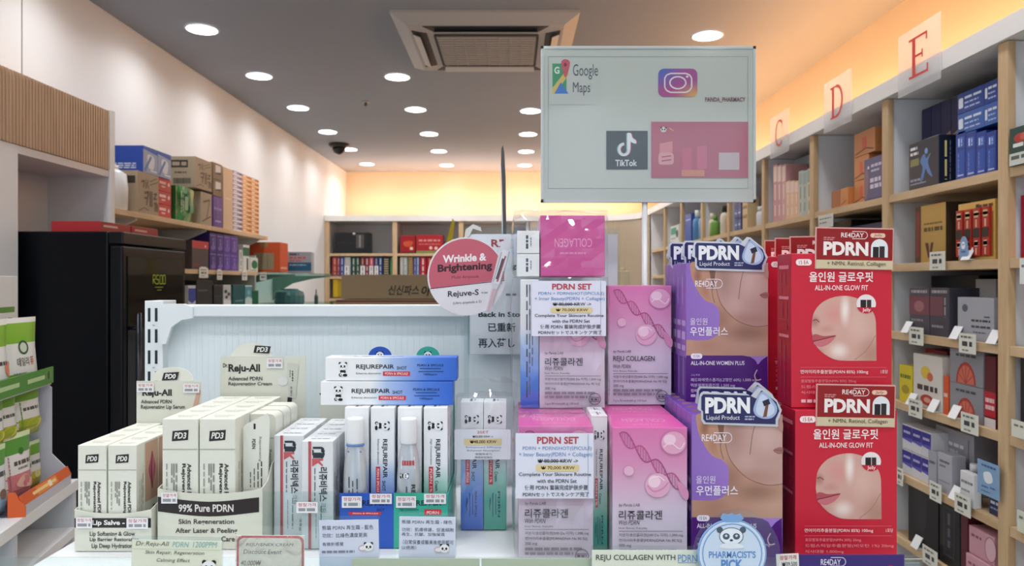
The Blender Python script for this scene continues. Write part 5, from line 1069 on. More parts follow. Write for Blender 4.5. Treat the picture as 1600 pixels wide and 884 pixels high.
def pset(label, x, d, z, side):
    """pink carton with two slim cartons at its side, all in crinkled film"""
    t = thing('wrapped_set', label, 'gift set', (x, d, z))
    obj('collagen_carton', mk, t, (0, PD_/2, .0004))
    s = -1 if side == 'blue' else 1
    o = obj('slim_carton', sb, t, (s*(PW/2+SW/2+.0008)*1.0, SW/2+(.002 if s < 0 else .024), .0004), 0)
    if s < 0: o.rotation_euler.z = pi
    o2 = obj('slim_carton', sg, t, (s*(PW/2+SW/2+.0008), SW*1.5+(.004 if s < 0 else .026), .0004), 0)
    if s > 0: o2.data = sb; o.data = sg; o.scale.x = o2.scale.x = .63; o.location.x = o2.location.x = PW/2+SW*.315+.0006
    else: o.scale.x = o2.scale.x = .8; o.location.x = o2.location.x = -PW/2-SW*.4-.0008
    x0 = -PW/2-.0045-(SW+.001 if s < 0 else 0); x1 = PW/2+.0045+(SW*.63-.003 if s > 0 else 0)
    wrap(MB(), x0, -.004, .0003, x1, PD_+.004, SH+.003, .004, 11+s).build('film_wrap', t)
    return t
t = pset('film-wrapped pink set with an offer card, lower one between blue-green bag and pink carton', PX(869, .862), .8655, ZT+.0006, 'green')
offer(t, -.0475, .158, -.0100, .0905, .0755, 0)
put(me_k, 'collagen_carton', 'pink carton behind the lower wrapped set, carrying the upper one', 'carton', PX(869, .862), .9600+PD_/2, ZT+.0006)
t = pset('film-wrapped pink set with an offer card, standing on the lower wrapped set', PX(892.5, 1.0), .985, ZT+.1655, 'blue')
offer(t, -.0545, .1705, -.0100, .0985, .073, 0)
# third set lying on top
t = thing('wrapped_set', 'film-wrapped pink set lying on its back on top of the wrapped sets', 'gift set', (PX(888, 1.0), 1.0, ZT+.1655+.1755))
o = obj('collagen_carton', mk, t); o.rotation_euler = (radians(-90), 0, pi); o.location = (.006, .166, .0012)
o.rotation_euler = (radians(90), 0, 0); o.location = (.006, .165, PD_/2+.0012)
o = obj('slim_carton', sg, t); o.rotation_euler = (radians(90), 0, pi); o.location = (-.0545, .001, SW/2+.0012); 
o = obj('slim_carton', sb, t); o.rotation_euler = (radians(90), 0, pi); o.location = (-.0545, .001, SW*1.5+.002)
for o in t.children:
    if o.name.startswith('slim'): o.location.y = .172; o.rotation_euler = (radians(90), 0, 0)
MB().pr(plane((-.0378, .0006, PD_+.0012), (PW, 0, 0), (0, 0, -PD_)), U, [('R', .01, .01, .99, .99, PKT), ('T', 'COLLAGEN', .22, .38, .8, .52, '#e7a5cc', {'rot': 2}), ('L', .3, .7, .62, .03, '#dd8fbd')]).build('end_panel', t)
wrap(MB(), -.0735, -.004, .0004, .0535, .174, PD_+.008, .005, 7).build('film_wrap', t)
# ------------------------------------------------------------------ cream skin-care cartons in their counter displays
CRM = M('#dcddd2', .45); CRM2 = M('#d2d3c6', .45); INK = '#2a2527'
def serif(x0, y0, x1, y1, c=INK):
    """heavy lettering with small slab feet"""
    w, h = x1-x0, y1-y0; f = lambda a, b_: ('R', x0+w*(a-b_), y0+h*.72, x0+w*(a+b_), y0+h*.765, c)
    g = lambda a, b_: ('R', x0+w*(a-b_), y0, x0+w*(a+b_), y0+h*.045, c)
    return [('T', 'Reju-All', x0, y0, x1, y1, c, {'b': .035}), f(.03, .05), f(.19, .035), f(.68, .045), f(.88, .04), f(.9, .035), f(.985, .035), g(.04, .05), g(.9, .02), g(.965, .02)]
def pd_carton(w, d, h, badge, l1, l2, side=None):
    it = [('R', 0, .235, 1, .242, '#a9aaa0'), ('P', [(.29, .095), (.74, .085), (.72, .165), (.27, .175)], '#2b2829'), ('T', badge, .33, .105, .68, .155, '#e2e2dc', {'b': .03, 'sh': .2}),
          ('T', l1, .70, .35, .82, .70, INK, {'rot': 1, 'b': .025}), ('T', l2, .53, .35, .66, .93, INK, {'rot': 1, 'b': .025}), ('D', .40, .35, .58, .045, '#8b8c84'), ('D', .33, .35, .56, .04, '#8b8c84'), ('D', .27, .35, .5, .04, '#8b8c84'), ('D', .13, .35, .62, .035, '#9a9b92')]
    p = {'front': (U, it), 'top': (U, [('T', l1, .2, .3, .8, .42, '#8a8a80'), ('L', .3, .7, .6, .05, '#a5a59b')])}
    if side: p['right'] = (U, side)
    return carton(w, d, h, CRM, p, .0008).mesh('carton')
lipside = [('R', .02, .02, .98, .60, '#c9a38c'), ('P', smooth([(.52, .12), (.66, .2), (.78, .3), (.64, .42), (.54, .5), (.42, .42), (.26, .3), (.40, .2)]), '#b3566a'), ('P', smooth([(.54, .14), (.62, .22), (.66, .3), (.6, .42), (.55, .48), (.52, .3)]), '#c77786'), ('Z', smooth([(.55, .13), (.50, .3), (.55, .5)], closed=False), .05, '#6f2338'), ('C', .66, .71, .15, .045, '#3b3533'), ('L', .5, .9, .85, .03, '#9a9b92')]
plainside = [('D', .6, .35, .9, .05, '#9a9b92'), ('D', .8, .3, .6, .05, '#6f6c66'), ('D', .35, .35, .7, .04, '#a8a99f')]
W0, D0, H0 = .0355, .0350, .1295
p0 = pd_carton(W0, D0, H0, 'PD0', 'Advanced PDRN', 'Rejuvenating Lip Serum', plainside); p0s = pd_carton(W0, D0, H0, 'PD0', 'Advanced PDRN', 'Rejuvenating Lip Serum', lipside)
p0n = pd_carton(W0, .0195, H0, 'PD0', 'Advanced PDRN', 'Rejuvenating Lip Serum', plainside)
for c in range(2):
    for r in range(4):
        put(p0n if c == 1 and r == 0 else p0s if c == 1 else p0, 'serum_carton', f'slim cream lip serum carton, {["outer", "inner"][c]} column of the small display, {ORD[r]} from the front', 'carton', -.52325+c*.0376, (.9170+D0/2+r*.0365 if c == 0 else .9170+.00975 if r == 0 else .9170+.0208+D0/2+(r-1)*.0365), ZT+.0018, 'cream lip serum cartons')
W3, D3, H3 = .0450, .0350, .1605
p3 = pd_carton(W3, D3, H3, 'PD3', 'Advanced PDRN', 'Rejuvenating Cream', plainside)
for c in range(2):
    for r in range(5):
        put(p3, 'cream_carton', f'tall cream-coloured carton, {["outer", "inner"][c]} column of the larger display, {ORD[r]} from the front', 'carton', -.4175+c*.0468, +.9260+D3/2+r*.0372, ZT+.0018, 'tall cream-coloured cartons')
# the third column: cartons with round-cornered flaps
def rflap(w, h, d):
    b = MB(); pts = [(-w/2, 0), (w/2, 0), (w/2, h-.008)]+[(w/2-.008+.008*cos(radians(a)), h-.008+.008*sin(radians(a))) for a in range(15, 91, 15)]+[(-w/2, h)]
    b.prism(pts, -d/2, d/2, CRM2, CRM)
    b.pr(plane((-w/2, -d/2, h), (w, 0, 0), (0, 0, -h)), U, [('R', 0, .2, 1, .205, '#8f9086'), ('R', .5, .0, .51, .2, '#a5a69c'), ('T', 'Rejuvenating', .72, .3, .84, .56, '#5c5a55', {'rot': 1}), ('T', 'Cream', .72, .6, .84, .85, '#5c5a55', {'rot': 1}), ('D', .45, .3, .7, .04, '#8f9086')])
    return b.mesh('carton')
rf = rflap(.034, .1575, .030)
for k, (x, d) in enumerate(((-.3305, .992), (-.3305, 1.026), (-.3305, 1.060))):
    put(rf, 'cream_carton', f'cream carton with a round-cornered flap, {ORD[k]} behind the leaning sachet', 'carton', x, d, ZT+.0018, 'cream cartons with round-cornered flaps')
t = thing('sachet', 'flat cream sachet tube leaning against the tall cream cartons', 'sachet', (-.331, .9475, ZT+.068))
b = MB().prism([(-.0145, 0), (.0165, 0), (.0195, .088), (.0165, .098), (-.0105, .084), (-.0145, .08)], -.0015, .0015, M('#dfe0d6', .35))
b.pr(plane((-.0145, -.0015, .09), (.032, 0, 0), (0, 0, -.09)), U, [('R', .42, .06, .5, .14, '#2b2829'), ('T', 'Rejuvenating', .62, .25, .74, .6, '#6b6a64', {'rot': 1}), ('T', 'PDRN', .36, .28, .5, .42, '#3a3836', {'rot': 1, 'b': .02}), ('D', .74, .6, .97, .05, '#4a4845'), ('D', .6, .62, .97, .05, '#6b6a64'), ('D', .45, .7, .97, .04, '#6b6a64'), ('D', .3, .75, .97, .04, '#6b6a64')])
b.build('body', t); MB().prism([(-.0135, -.066), (.0145, -.066), (.0165, -.0003), (-.0145, -.0003)], -.0018, .0018, M('#d3d4c8', .35)).build('crimp', t)
def display(label, x0, x1, d, dep, curve, hb_pts, badge, bx, texts, hx0, hx1, hz, hd):
    t = thing('counter_display', label, 'display', (0, d, ZT+.0006))
    w = x1-x0; n = 12
    top = [(x0+w*i/n, curve[1]+(curve[0]-curve[1])*(abs(2*i/n-1)**2.2)) for i in range(n+1)]
    b = MB().prism([(x0, 0), (x1, 0)]+top[::-1], -.0011, 0, CRM2)
    b.pr(plane((x0, -.0011, curve[0]), (w, 0, 0), (0, 0, -curve[0])), texts[0], texts[1]); b.build('front_panel', t)
    for nm, x in (('side_panel', x0), ('side_panel', x1-.0011)):
        s_ = MB(); ys = [(.0002, curve[0]), (.02, curve[0]+.004), (.035, curve[0]+.02), (.06, curve[0]+.03), (dep, curve[0]+.045)]
        prof = [(.0002, 0), (dep, 0)]+ys[::-1]
        vs = [(x, y, z) for y, z in prof]+[(x+.0011, y, z) for y, z in prof]; m_ = len(prof)
        s_.add(vs, [tuple(range(m_)), tuple(range(2*m_-1, m_-1, -1))]+[(i, (i+1) % m_, m_+(i+1) % m_, m_+i) for i in range(m_)], CRM2)
        s_.build(nm, t)
    MB().box(x0+.0013, .0002, 0, x1-.0013, dep, .0009, CRM2).build('floor_panel', t)
    hb = MB().prism([(hx0, 0), (hx1, 0), (hx1, hz), (hx0, hz)], dep+.0003, dep+.0014, CRM2)
    hb.prism([(bx+.031*cos(radians(a)), hz+.0002+(.020*sin(radians(a)))) for a in range(0, 181, 12)], dep+.0016, dep+.0026, CRM)
    hb.pr(plane((hx0, dep+.0003, hz+.02), (hx1-hx0, 0, 0), (0, 0, -.1)), hb_pts[0], hb_pts[1]); hb.build('header_card', t)
    return t
WHT = '#e4e4e0'
# small display: header in photo pixels 208..305 x 570..
q1 = (208, 570.6, 305, 678)
t = display('small cream counter display with lip serum cartons and a round-topped header', -.5428, -.4475, .9145, .1485, (.0520, .0465), (q1, [('P', [(249, 579.5), (272, 578), (269, 590), (246, 591.5)], '#2b2829'), ('T', 'PD0', 250.5, 581, 267, 588.5, WHT, {'b': .03, 'sh': .2})]+serif(217, 605, 261, 618)+[
    ('T', 'Advanced PDRN', 215, 621, 261, 627, '#4a4745', {'b': .02}), ('T', 'Rejuvenating Lip Serum', 215, 629, 281, 637, '#4a4745', {'b': .02}), ('P', [(298, 612), (304, 610), (299, 637), (291, 638)], '#c79f8c'), ('P', [(299, 606), (304, 606), (304, 614), (298, 614)], '#b98f7c')]), 'PD0', -.4915,
    ((118.4, 797, 237, 863), [('R', 118.6, 811, 236.5, 826, '#2a2628'), ('T', 'Lip Salve -', 146, 814, 196, 824, WHT, {'b': .03}), ('T', 'Lip Softening & Glow', 142, 832, 212, 841, '#4a4745', {'b': .02}), ('T', 'Lip Barrier Restoration', 142, 841.5, 218, 849, '#4a4745', {'b': .02}), ('T', 'Lip Deep Hydration', 145, 851, 208, 860, '#4a4745', {'b': .02})]), -.5425, -.449, .191, .0)
mp = plane((-.5428, -.0011, .052), (.0953, 0, 0), (0, 0, -.052))
price(t, mp, (118.4, 797, 237, 863), 122, 809, 147, 826); price(t, mp, (118.4, 797, 237, 863), 200, 810, 233, 827)
mp = plane((-.5425, .1488, .211), (.0935, 0, 0), (0, 0, -.1)); price(t, mp, q1, 209.5, 595, 235, 609); price(t, mp, q1, 279, 596, 303, 610)
q3 = (330, 524, 471, 624)
t = display('larger cream counter display with tall cartons, dark band across its front', -.4432, -.3122, .9215, .1990, (.0760, .0690), (q3, [('P', [(388, 527.5), (414, 529), (411, 540), (385, 538.5)], '#2b2829'), ('T', 'PD3', 390, 530, 409, 537.5, WHT, {'b': .03, 'sh': .2})]+[('T', 'Dr.', 335, 555, 343, 561, INK, {'b': .02})]+serif(344, 556, 396, 571)+[
    ('T', 'Advanced PDRN', 344, 575, 400, 581, '#4a4745', {'b': .02}), ('T', 'Rejuvenating Cream', 344, 583, 416, 590, '#4a4745', {'b': .02}), ('C', 434, 582, 8, 7, '#d5d7d5'), ('P', [(441, 554), (460, 556), (455, 608), (444, 607)], '#c6c8bd'), ('P', [(442, 606), (449, 607), (448, 618), (441, 617)], '#2a2522'), ('D', 450, 566, 582, 2, '#4a4745'), ('D', 446, 565, 576, 1.6, '#6a6765'), ('D', 448, 590, 604, 3, '#8a8882')]), 'PD3', -.397,
    ((247, 776, 411, 871), [('P', smooth([(247.5, 789), (327, 797), (406, 790)], closed=False)+smooth([(406, 813), (327, 820), (247.5, 812)], closed=False), '#2b2325'), ('T', '99% Pure PDRN', 280, 801, 366, 813, '#d9d6d2', {'b': .025}), ('T', 'Skin Regeneration', 280, 824, 367, 834, '#45413f', {'b': .02}), ('T', 'After Laser & Peeling', 275, 838, 372, 848, '#45413f', {'b': .02}), ('T', 'Care', 347, 851, 368, 859, '#45413f', {'b': .02})]), -.4445, -.3145, .2210, .0)
mp = plane((-.4432, -.0011, .076), (.1310, 0, 0), (0, 0, -.076)); price(t, mp, (247, 776, 411, 871), 254, 782, 279, 799)
mp = plane((-.4445, .1993, .241), (.130, 0, 0), (0, 0, -.1)); price(t, mp, q3, 408, 547, 434, 562)
tag(carton(.064, .05, .1795, CRM2, {'front': (U, [('R', 0, .085, 1, .10, '#2f3030'), ('T', 'PD3', .3, .03, .55, .06, '#3a3836', {'b': .03, 'sh': .2})])}, .001).build('cream_carton', None, (-.262, 1.150, ZT+.0006)), 'cream carton with a thin dark band behind the lying slim cartons', 'carton')
# ------------------------------------------------------------------ white cartons with red stripe
WB = M('#d9dcdf', .4)
rw, rd_, rh = .0392, .0300, .1345
it = [('R', .21, 0, .30, 1, '#b5565c'), ('R', .305, 0, .33, 1, '#e3c6c6'), ('Z', [(.36, .08), (.36, .13), (.62, .13)]+[(.62+.1*sin(radians(a)), .105-.03*cos(radians(a)))for a in range(180, -1, -30)], .05, '#2b3238'), ('Z', [(.62, .06), (.36, .06)], .02, '#2b3238'),
      ('P', [(.33, .16), (.68, .16), (.68, .18), (.56, .18), (.68, .22), (.66, .235), (.52, .2), (.33, .235)], '#c25a5f'), ('T', '리쥬비넥스', .55, .24, .82, .56, '#2a3036', {'rot': 1, 'b': .02}), ('T', '크림', .62, .57, .78, .66, '#7b858c', {'rot': 1}),
      ('D', .42, .25, .55, .035, '#6f7a80'), ('D', .62, .6, .9, .03, '#5f8a78'), ('D', .46, .62, .9, .02, '#8e979c'), ('T', '25g', .84, .8, .92, .92, '#59636a', {'rot': 1})]
rme = carton(rw, rd_, rh, WB, {'front': (U, it), 'right': (U, [('D', .25, .3, .85, .07, '#6c757c'), ('D', .5, .35, .8, .1, '#49525a'), ('D', .75, .3, .9, .05, '#7d868c')]), 'top': (U, [('L', .2, .8, .5, .1, '#8b949b')])}, .0008).mesh('carton')
for c in range(2):
    for r in range(5 if c else 4):
        put(rme, 'cream_carton', f'white carton with a red stripe, {["farther", "nearer"][c]} column beside the cream displays, {ORD[r]} from the front', 'carton', -.2898+c*.0462, [.9565, .9215][c]+rd_/2+r*.0308, ZT+.0006, 'white red-striped cartons')
t = thing('acrylic_sleeve', 'clear acrylic strip holding the white red-striped cartons with a price sticker', 'holder', (-.266, .9165, ZT+.0006))
MB().box(-.044, -.001, 0, .044, .0005, .073, ACRYL).build('sheet', t)
price(t, plane((-.044, -.001, .073), (.088, 0, 0), (0, 0, -.073)), (427, 759, 537, 850), 480, 774, 513, 791, col='#b8504f')
# ------------------------------------------------------------------ paper notes standing behind the rail
NOTE = M('#cfd7ea', .5)
def note(label, x0, x1, y0, y1, d, lines, tilt=0, pan=None, m=NOTE, name='paper_note', cat='note', extra=None, back=True):
    xa, xb = PX(x0, d), PX(x1, d); za, zb = PZ(y0, d), PZ(y1, d); w, h = xb-xa, za-zb
    t = thing(name, label, cat, ((xa+xb)/2, d, zb)); t.rotation_euler.y = tilt
    b = MB().box(-w/2, -.0004, 0, w/2, .0004, h, m).pr(plane((-w/2, -.0004, h), (w, 0, 0), (0, 0, -h)), (x0, y0, x1, y1), lines)
    b.build('sheet', t)
    if pan: MB().pr(plane((-w/2, -.0007, h), (w, 0, 0), (0, 0, -h)), (x0, y0, x1, y1), [('C', pan[0]-9, pan[1]+2, 7, 4.5, '#c9a9b0'), ('C', pan[0]-9, pan[1]+2, 5.5, 3.2, '#e4e4ec')]+panda(pan[0], pan[1], pan[2], 0, False)).build('panda_emblem', t)
    if back: MB().box(-w/2-.001, .0006, 0, w/2+.001, .0016, h+.004, ACRYL).build('acrylic_back', t)
    return t
G_ = '#4b5262'
note('pale blue paper note with Chinese lines below the blue tray', 500, 593, 814, 908, .826, [('T', '熊貓 PDRN 再生霜 - 藍色', 505, 822, 585, 829, G_), ('T', '功效：比綠色濃度更高', 505, 834, 575, 841, G_), ('T', '有微針感覺', 505, 848, 538, 854, G_), ('L', 504, 555, 863, 3.5, '#7d8496')], radians(-1), (577, 856, 8))
note('pale blue paper note with Chinese lines below the green tray', 623, 711, 809, 908, .829, [('T', '熊貓 PDRN 再生霜 - 綠色', 627, 814, 706, 820, G_), ('T', '功效：肌膚修護，促進細胞', 627, 826, 708, 832, G_), ('T', '再生、抗皺、加強保濕', 627, 833.5, 694, 839, G_), ('T', '（日常保養或醫美後使用都可', 629, 845, 708, 852, G_), ('T', '以使用）', 627, 854, 650, 860, G_)], radians(.6), (694, 858, 8))
CARD = M('#dde2cf', .45)
t = note('cream green hand-lettered card tilted before the larger cream display', 205, 345, 846, 935, .806, [('T', 'Dr.Reju-All', 211, 848, 263, 857, '#5a5c50', {'sh': .2}), ('T', 'PDRN', 268, 848, 294, 856, '#86b7b5', {'sh': .2}), ('T', '1200PPM', 300, 847, 338, 856, '#86b7b5', {'sh': .2}), ('R', 206, 859.5, 344, 860, '#b9bfa9'), ('T', 'Skin Repair, Regeneration', 226, 862, 318, 869, '#5a5c50', {'sh': .2}), ('T', 'Calming Effect', 244, 874, 296, 881, '#5a5c50', {'sh': .2})], radians(1.2), (326, 886, 12), CARD, 'price_card', 'sign')
r_ = 9
t = note('round-cornered cream card with a red border and crinkled film cover', 369, 475, 838, 935, .809, [('O', 369.5, 838.5, 474.5, 935, 10, '#c2646c'), ('O', 373, 842, 471, 935, 8, '#dfe4d8'), ('T', 'REJUVENEX CREAM', 384, 850, 458, 856, '#4f5250', {'sh': .2}), ('T', 'Discount Event', 380, 860, 440, 867, '#4f5250', {'sh': .2}), ('T', '40,000₩', 376, 877, 408, 886, '#3f4240', {'sh': .2})], radians(.5), None, M('#dfe4d8', .4), 'price_card', 'sign', back=False)
MB().box(-.0375, -.0030, .006, .0372, -.0016, .0675, film(gloss=.05, rough=.12, bump=.8, sc=45)).build('film_cover', t)
note('cream card lettered about pink collagen before the pink cartons', 925, 1094, 861, 940, .807, [('T', 'REJU COLLAGEN WITH', 931, 868, 1055, 879, '#3f4440', {'b': .01}), ('T', 'PDRN', 1059, 868, 1089, 879, '#5f95c9', {'b': .01}), ('R', 1059, 880, 1089, 881, '#5f95c9')], 0, None, M('#dbe2d4', .45), 'price_card', 'sign')
note('small white price tag leaning beside the violet display card', 1214, 1249, 867, 900, .800, [('T', '정찰가격', 1219, 869, 1245, 876, '#b4464c', {'b': .01}), ('T', '₩39,500', 1222, 879, 1246, 887, '#4b4e55', {'b': .01})], radians(-2.5), None, M('#e1e1de', .4), 'price_tag', 'price tag', back=False)
t = note('clear acrylic card holder at the end of the shelf front', 1406, 1441, 874, 925, .815, [('R', 1406, 874, 1441, 875, '#e6e9ee')], 0, None, ACRYL, 'card_holder', 'holder')
MB().box(-.012, .002, 0, .011, .004, .030, M('#a9aec6', .4)).build('insert_card', t)
# round endorsement badge on clear acrylic
d = .797
t = thing('round_badge', 'round light blue panda badge on clear acrylic before the lower purple carton', 'sign', (PX(1143.5, d), d, PZ(866, d)))
MB().prism([(.047*cos(radians(a))+.006, .0465*sin(radians(a))+.0) for a in range(-40, 221, 10)], .0012, .0028, ACRYL).build('acrylic_back', t)
disc = [(.0372*cos(2*pi*k/48), .0368*sin(2*pi*k/48)) for k in range(48)]
b = MB().prism(disc, -.001, .001, M('#86aede', .4))
b.prism([(-.008, .034), (.008, .034), (.0125, .038), (.009, .043), (.003, .0415), (0, .0435), (-.004, .042), (-.010, .043), (-.0125, .038)], -.0016, -.0004, M('#7ba6d9', .4))
q = (1090, 813, 1197, 919); mp = plane((-.0371, -.001, .0368), (.0742, 0, 0), (0, 0, -.0735))
b.pr(mp, q, [('C', 1143.5, 866, 50, 50, '#c9dcf2'), ('G', 1143.5, 866, 47, 47, 1.8, '#6e9bd3'), ('G', 1143.5, 866, 51, 51, 1.2, '#e6eefa'), ('T', "PHARMACIST'S", 1107, 862, 1180, 873, '#5b8ccb', {'b': .025}), ('T', 'PICK', 1126, 875, 1160, 891, '#5b8ccb', {'b': .04})]+
     [('C', 1124, 829, 5, 5, '#4a5a6e'), ('C', 1160, 829, 5, 5, '#4a5a6e'), ('C', 1142, 839, 19, 14, '#4a5a6e'), ('C', 1142, 839, 17.8, 12.9, '#e3ecf6'), ('C', 1134, 839, 5.5, 5, '#4a5a6e'), ('C', 1150, 839, 5.5, 5, '#4a5a6e'), ('C', 1134, 838, 2, 2, '#cfdbea'), ('C', 1150, 838, 2, 2, '#cfdbea'), ('C', 1142, 845, 2.6, 1.7, '#33404f'), ('P', smooth([(1126, 857), (1130, 850), (1154, 850), (1160, 857)]), '#dfe9f5')])
b.build('badge_disc', t)
MB().box(-.004, .003, -.069, .004, .005, -.02, ACRYL).build('stem', t)
# ------------------------------------------------------------------ sign sheets at the back of the gondola
d = 1.196
t = thing('acrylic_sign', 'clear acrylic sheet with a pale restock notice clipped to the gondola rail', 'sign', (PX(850, d), d, PZ(556, d)))
h = PZ(358, d)-PZ(556, d); w = PX(968, d)-PX(731, d)
q = (731, 358, 968, 556)
MB().box(-w/2, 0, 0, w/2, .0015, h, ACRYL).build('sheet', t)
MB().box(-w/2+.003, -.0007, .001, w/2-.004, -.0002, h-.010, M('#e6edf3', .5)).pr(plane((-w/2, -.0007, h), (w, 0, 0), (0, 0, -h)), q, [('T', 'RE', 767, 376, 789, 388, '#b04a55', {'b': .03}), ('T', 'Back in Sto', 747, 489, 812, 497, '#2f3a44', {'b': .03}), ('T', '已重新', 762, 506, 805, 520, '#2f3a44', {'b': .015}), ('T', '再入荷し', 747, 530, 804, 545, '#2f3a44', {'b': .015}), ('T', 'g', 800, 416, 806, 424, '#2f3a44', {'b': .03}), ('L', 790, 806, 462, 3, '#7b8893')]).build('notice', t)
MB().prism([(-w/2-.006, h-.016), (-w/2-.004, h-.003), (-w/2+.008, h+.006), (-w/2+.020, h+.001), (-w/2+.022, h-.006), (-w/2+.008, h-.001), (-w/2+.002, h-.014)], -.004, .004, M('#dcdcd6', .3)).build('clip', t)
d = 1.105
t = thing('round_sign', 'round pink and white card with a syringe cut-out before the restock notice', 'sign', (PX(729, d), d, PZ(433.5, d)))
R_ = .0587
disc = [(R_*cos(2*pi*k/56), R_*sin(2*pi*k/56)) for k in range(56)]
b = MB().prism(disc, -.001, .001, M('#e2dde2', .35)); q = (668, 372.5, 790, 494.5); mp = plane((-R_, -.001, R_), (2*R_, 0, 0), (0, 0, -2*R_))
arcp = [(729+58.6*cos(radians(a)), 433.5+58.6*sin(radians(a))) for a in range(161, 367, 6)]
b.pr(mp, q, [('P', arcp, '#c25f70'), ('C', 729, 433, 0.1, 0.1, '#c25f70'), ('Z', [(672, 453), (788, 440)], 1, '#5a3038'), ('T', 'Wrinkle &', 692, 399, 760, 411, '#ece7ea', {'b': .035, 'sk': -4}), ('T', 'Brightening', 684, 413, 769, 428, '#3a2228', {'b': .035, 'sk': -5}), ('T', 'Multi Ampoule', 706, 432, 748, 438, '#7c3a47', {'sk': -2}), ('T', 'Rejuve-S', 700, 455, 748, 467, '#3a3d46', {'b': .015, 'sk': -3}), ('L', 752, 762, 459, 2, '#9a9ca5'), ('T', '(Ultra ampoule x 5)', 708, 472, 752, 477, '#5a5c66', {'sk': -3})])
b.build('disc', t)
k = 1/F*d
f = lambda x, y: ((x-729)*k, (433.5-y)*k)
MB().prism([f(*p) for p in ((789, 372), (803, 377), (800, 390), (796, 391), (781, 447), (777, 452), (766, 491), (759, 489), (769, 449), (768, 443), (782, 387), (777, 384), (779, 379), (786, 381))], -.0032, -.0012, M('#d8d5da', .2)).pr(lambda u, v, o: (f(u, v)[0], -.0032-o, f(u, v)[1]), (0, 0, 1, 1), [('P', [(785, 392), (795, 394), (780, 446), (771, 444)], '#e4e0e4'), ('Z', [(790, 402), (777, 442)], 2.4, '#a3565f'), ('P', [(770, 452), (776, 454), (765, 489), (761, 488)], '#d3b4bb'), ('Z', [(784, 396), (771, 442)], 1, '#9b99a1'), ('Z', [(796, 395), (783, 446)], 1, '#9b99a1'), ('Z', [(786, 406), (776, 438)], 3.2, '#56555f')]).build('syringe_cutout', t)
MB().box(-.004, .0012, -.34-(PZ(433.5, d)-E)+.0065, .004, .003, -.03, ACRYL).build('stem', t)
# thin clear sign blade seen edge-on
d = 1.205
t = thing('edgewise_sign', 'narrow clear sign blade seen edge-on standing above the restock notice', 'sign', (PX(790.5, d), d, E-.0362))
hh = PZ(229, d)-(E-.0362)
b = MB().prism([(-.002, 0), (.0022, 0), (-.0005, hh*.8), (-.0025, hh*.95), (-.0048, hh), (-.0075, hh*.98), (-.008, hh*.88), (-.0062, hh*.72)], .0, .004, M('#4b4a4c', .15)); b.build('edge', t)
MB().prism([(-.0045, .0), (-.0022, 0), (-.0062, hh*.7), (-.0084, hh*.88), (-.0098, hh*.88), (-.008, hh*.7)], -.001, .0045, M('#d9dcdf', .3)).build('sheet', t)
MB().box(-.01, -.002, 0, .01, .010, .004, M('#cfd3d6', .3)).build('foot', t)
# ------------------------------------------------------------------ the framed sheet on a pole
d = 1.135
xa, xb, za, zb = PX(845, d), PX(1180, d), PZ(75, d), PZ(318, d)
w, h = xb-xa, za-zb
t = thing('sign_stand', 'large clear-framed sheet of app logos on a thin pole above the cartons', 'sign', (PX(1008, d), d, ZT+.0006))
ox = xa-PX(1008, d); oz = zb-ZT-.0006
b = MB().box(ox, .002, oz, ox+w, .006, oz+h, M('#aeb3b2', .3), .001)
b.box(ox+.003, -.002, oz+.003, ox+w-.003, .0015, oz+h-.003, M('#c6cbc5', .55), 0); b.build('panel', t)
fr_ = MB(); e_ = .0042
for x0, z0, x1, z1 in ((ox, oz, ox+w, oz+e_), (ox, oz+h-e_, ox+w, oz+h), (ox, oz, ox+e_, oz+h), (ox+w-e_, oz, ox+w, oz+h)): fr_.box(x0, -.0035, z0, x1, .0065, z1, M('#cdd2d1', .25))
fr_.build('frame', t)
q = (845, 75, 1180, 318); mp = plane((ox, -.002, oz+h), (w, 0, 0), (0, 0, -h)); GR = '#8d938f'
insta = blend('#a84a94', [(ox+.178, oz+.205, .05, .04, '#3f66c4', 1), (ox+.240, oz+.160, .045, .030, '#e0ab55', 1), (ox+.205, oz+.165, .03, .02, '#c04a86', .6)], .5)
pr_ = MB().pr(mp, q, [('R', 856, 91, 1168, 91.6, GR), ('R', 856, 296.4, 1168, 297, GR), ('R', 856, 91, 856.6, 297, GR), ('R', 1167.4, 91, 1168, 297, GR), ('R', 858, 93, 935, 166, '#c6cac6'),
    ('R', 863, 102, 885, 148, '#3f9a6a'), ('P', [(863, 140), (885, 112), (889, 118), (868, 149), (863, 149)], '#d9be6a'), ('P', [(876, 131), (888, 149), (866, 149)], '#4a7fd0'), ('T', 'G', 866, 107, 874, 118, '#e6ebe6', {'b': .03}),
    ('P', smooth([(883, 95), (890, 99), (889, 110), (883.5, 124), (878, 110), (877, 99)]), '#c75a68'), ('C', 883, 104, 2.4, 3, '#7f2f3d'), ('T', 'Google', 895, 103, 934, 127, '#565c66'), ('T', 'Maps', 895, 131, 922, 152, '#565c66')])
pr_.pr(mp, q, [('O', 1028, 110, 1089, 154, 9, insta), ('P', [(1028+9, 154), (1060, 154), (1046, 130), (1028, 145)], '#9a4aa0')] if 0 else [('O', 1028, 110, 1089, 154, 9, insta)], lay=.0006)
wv = '#e9e4e6'
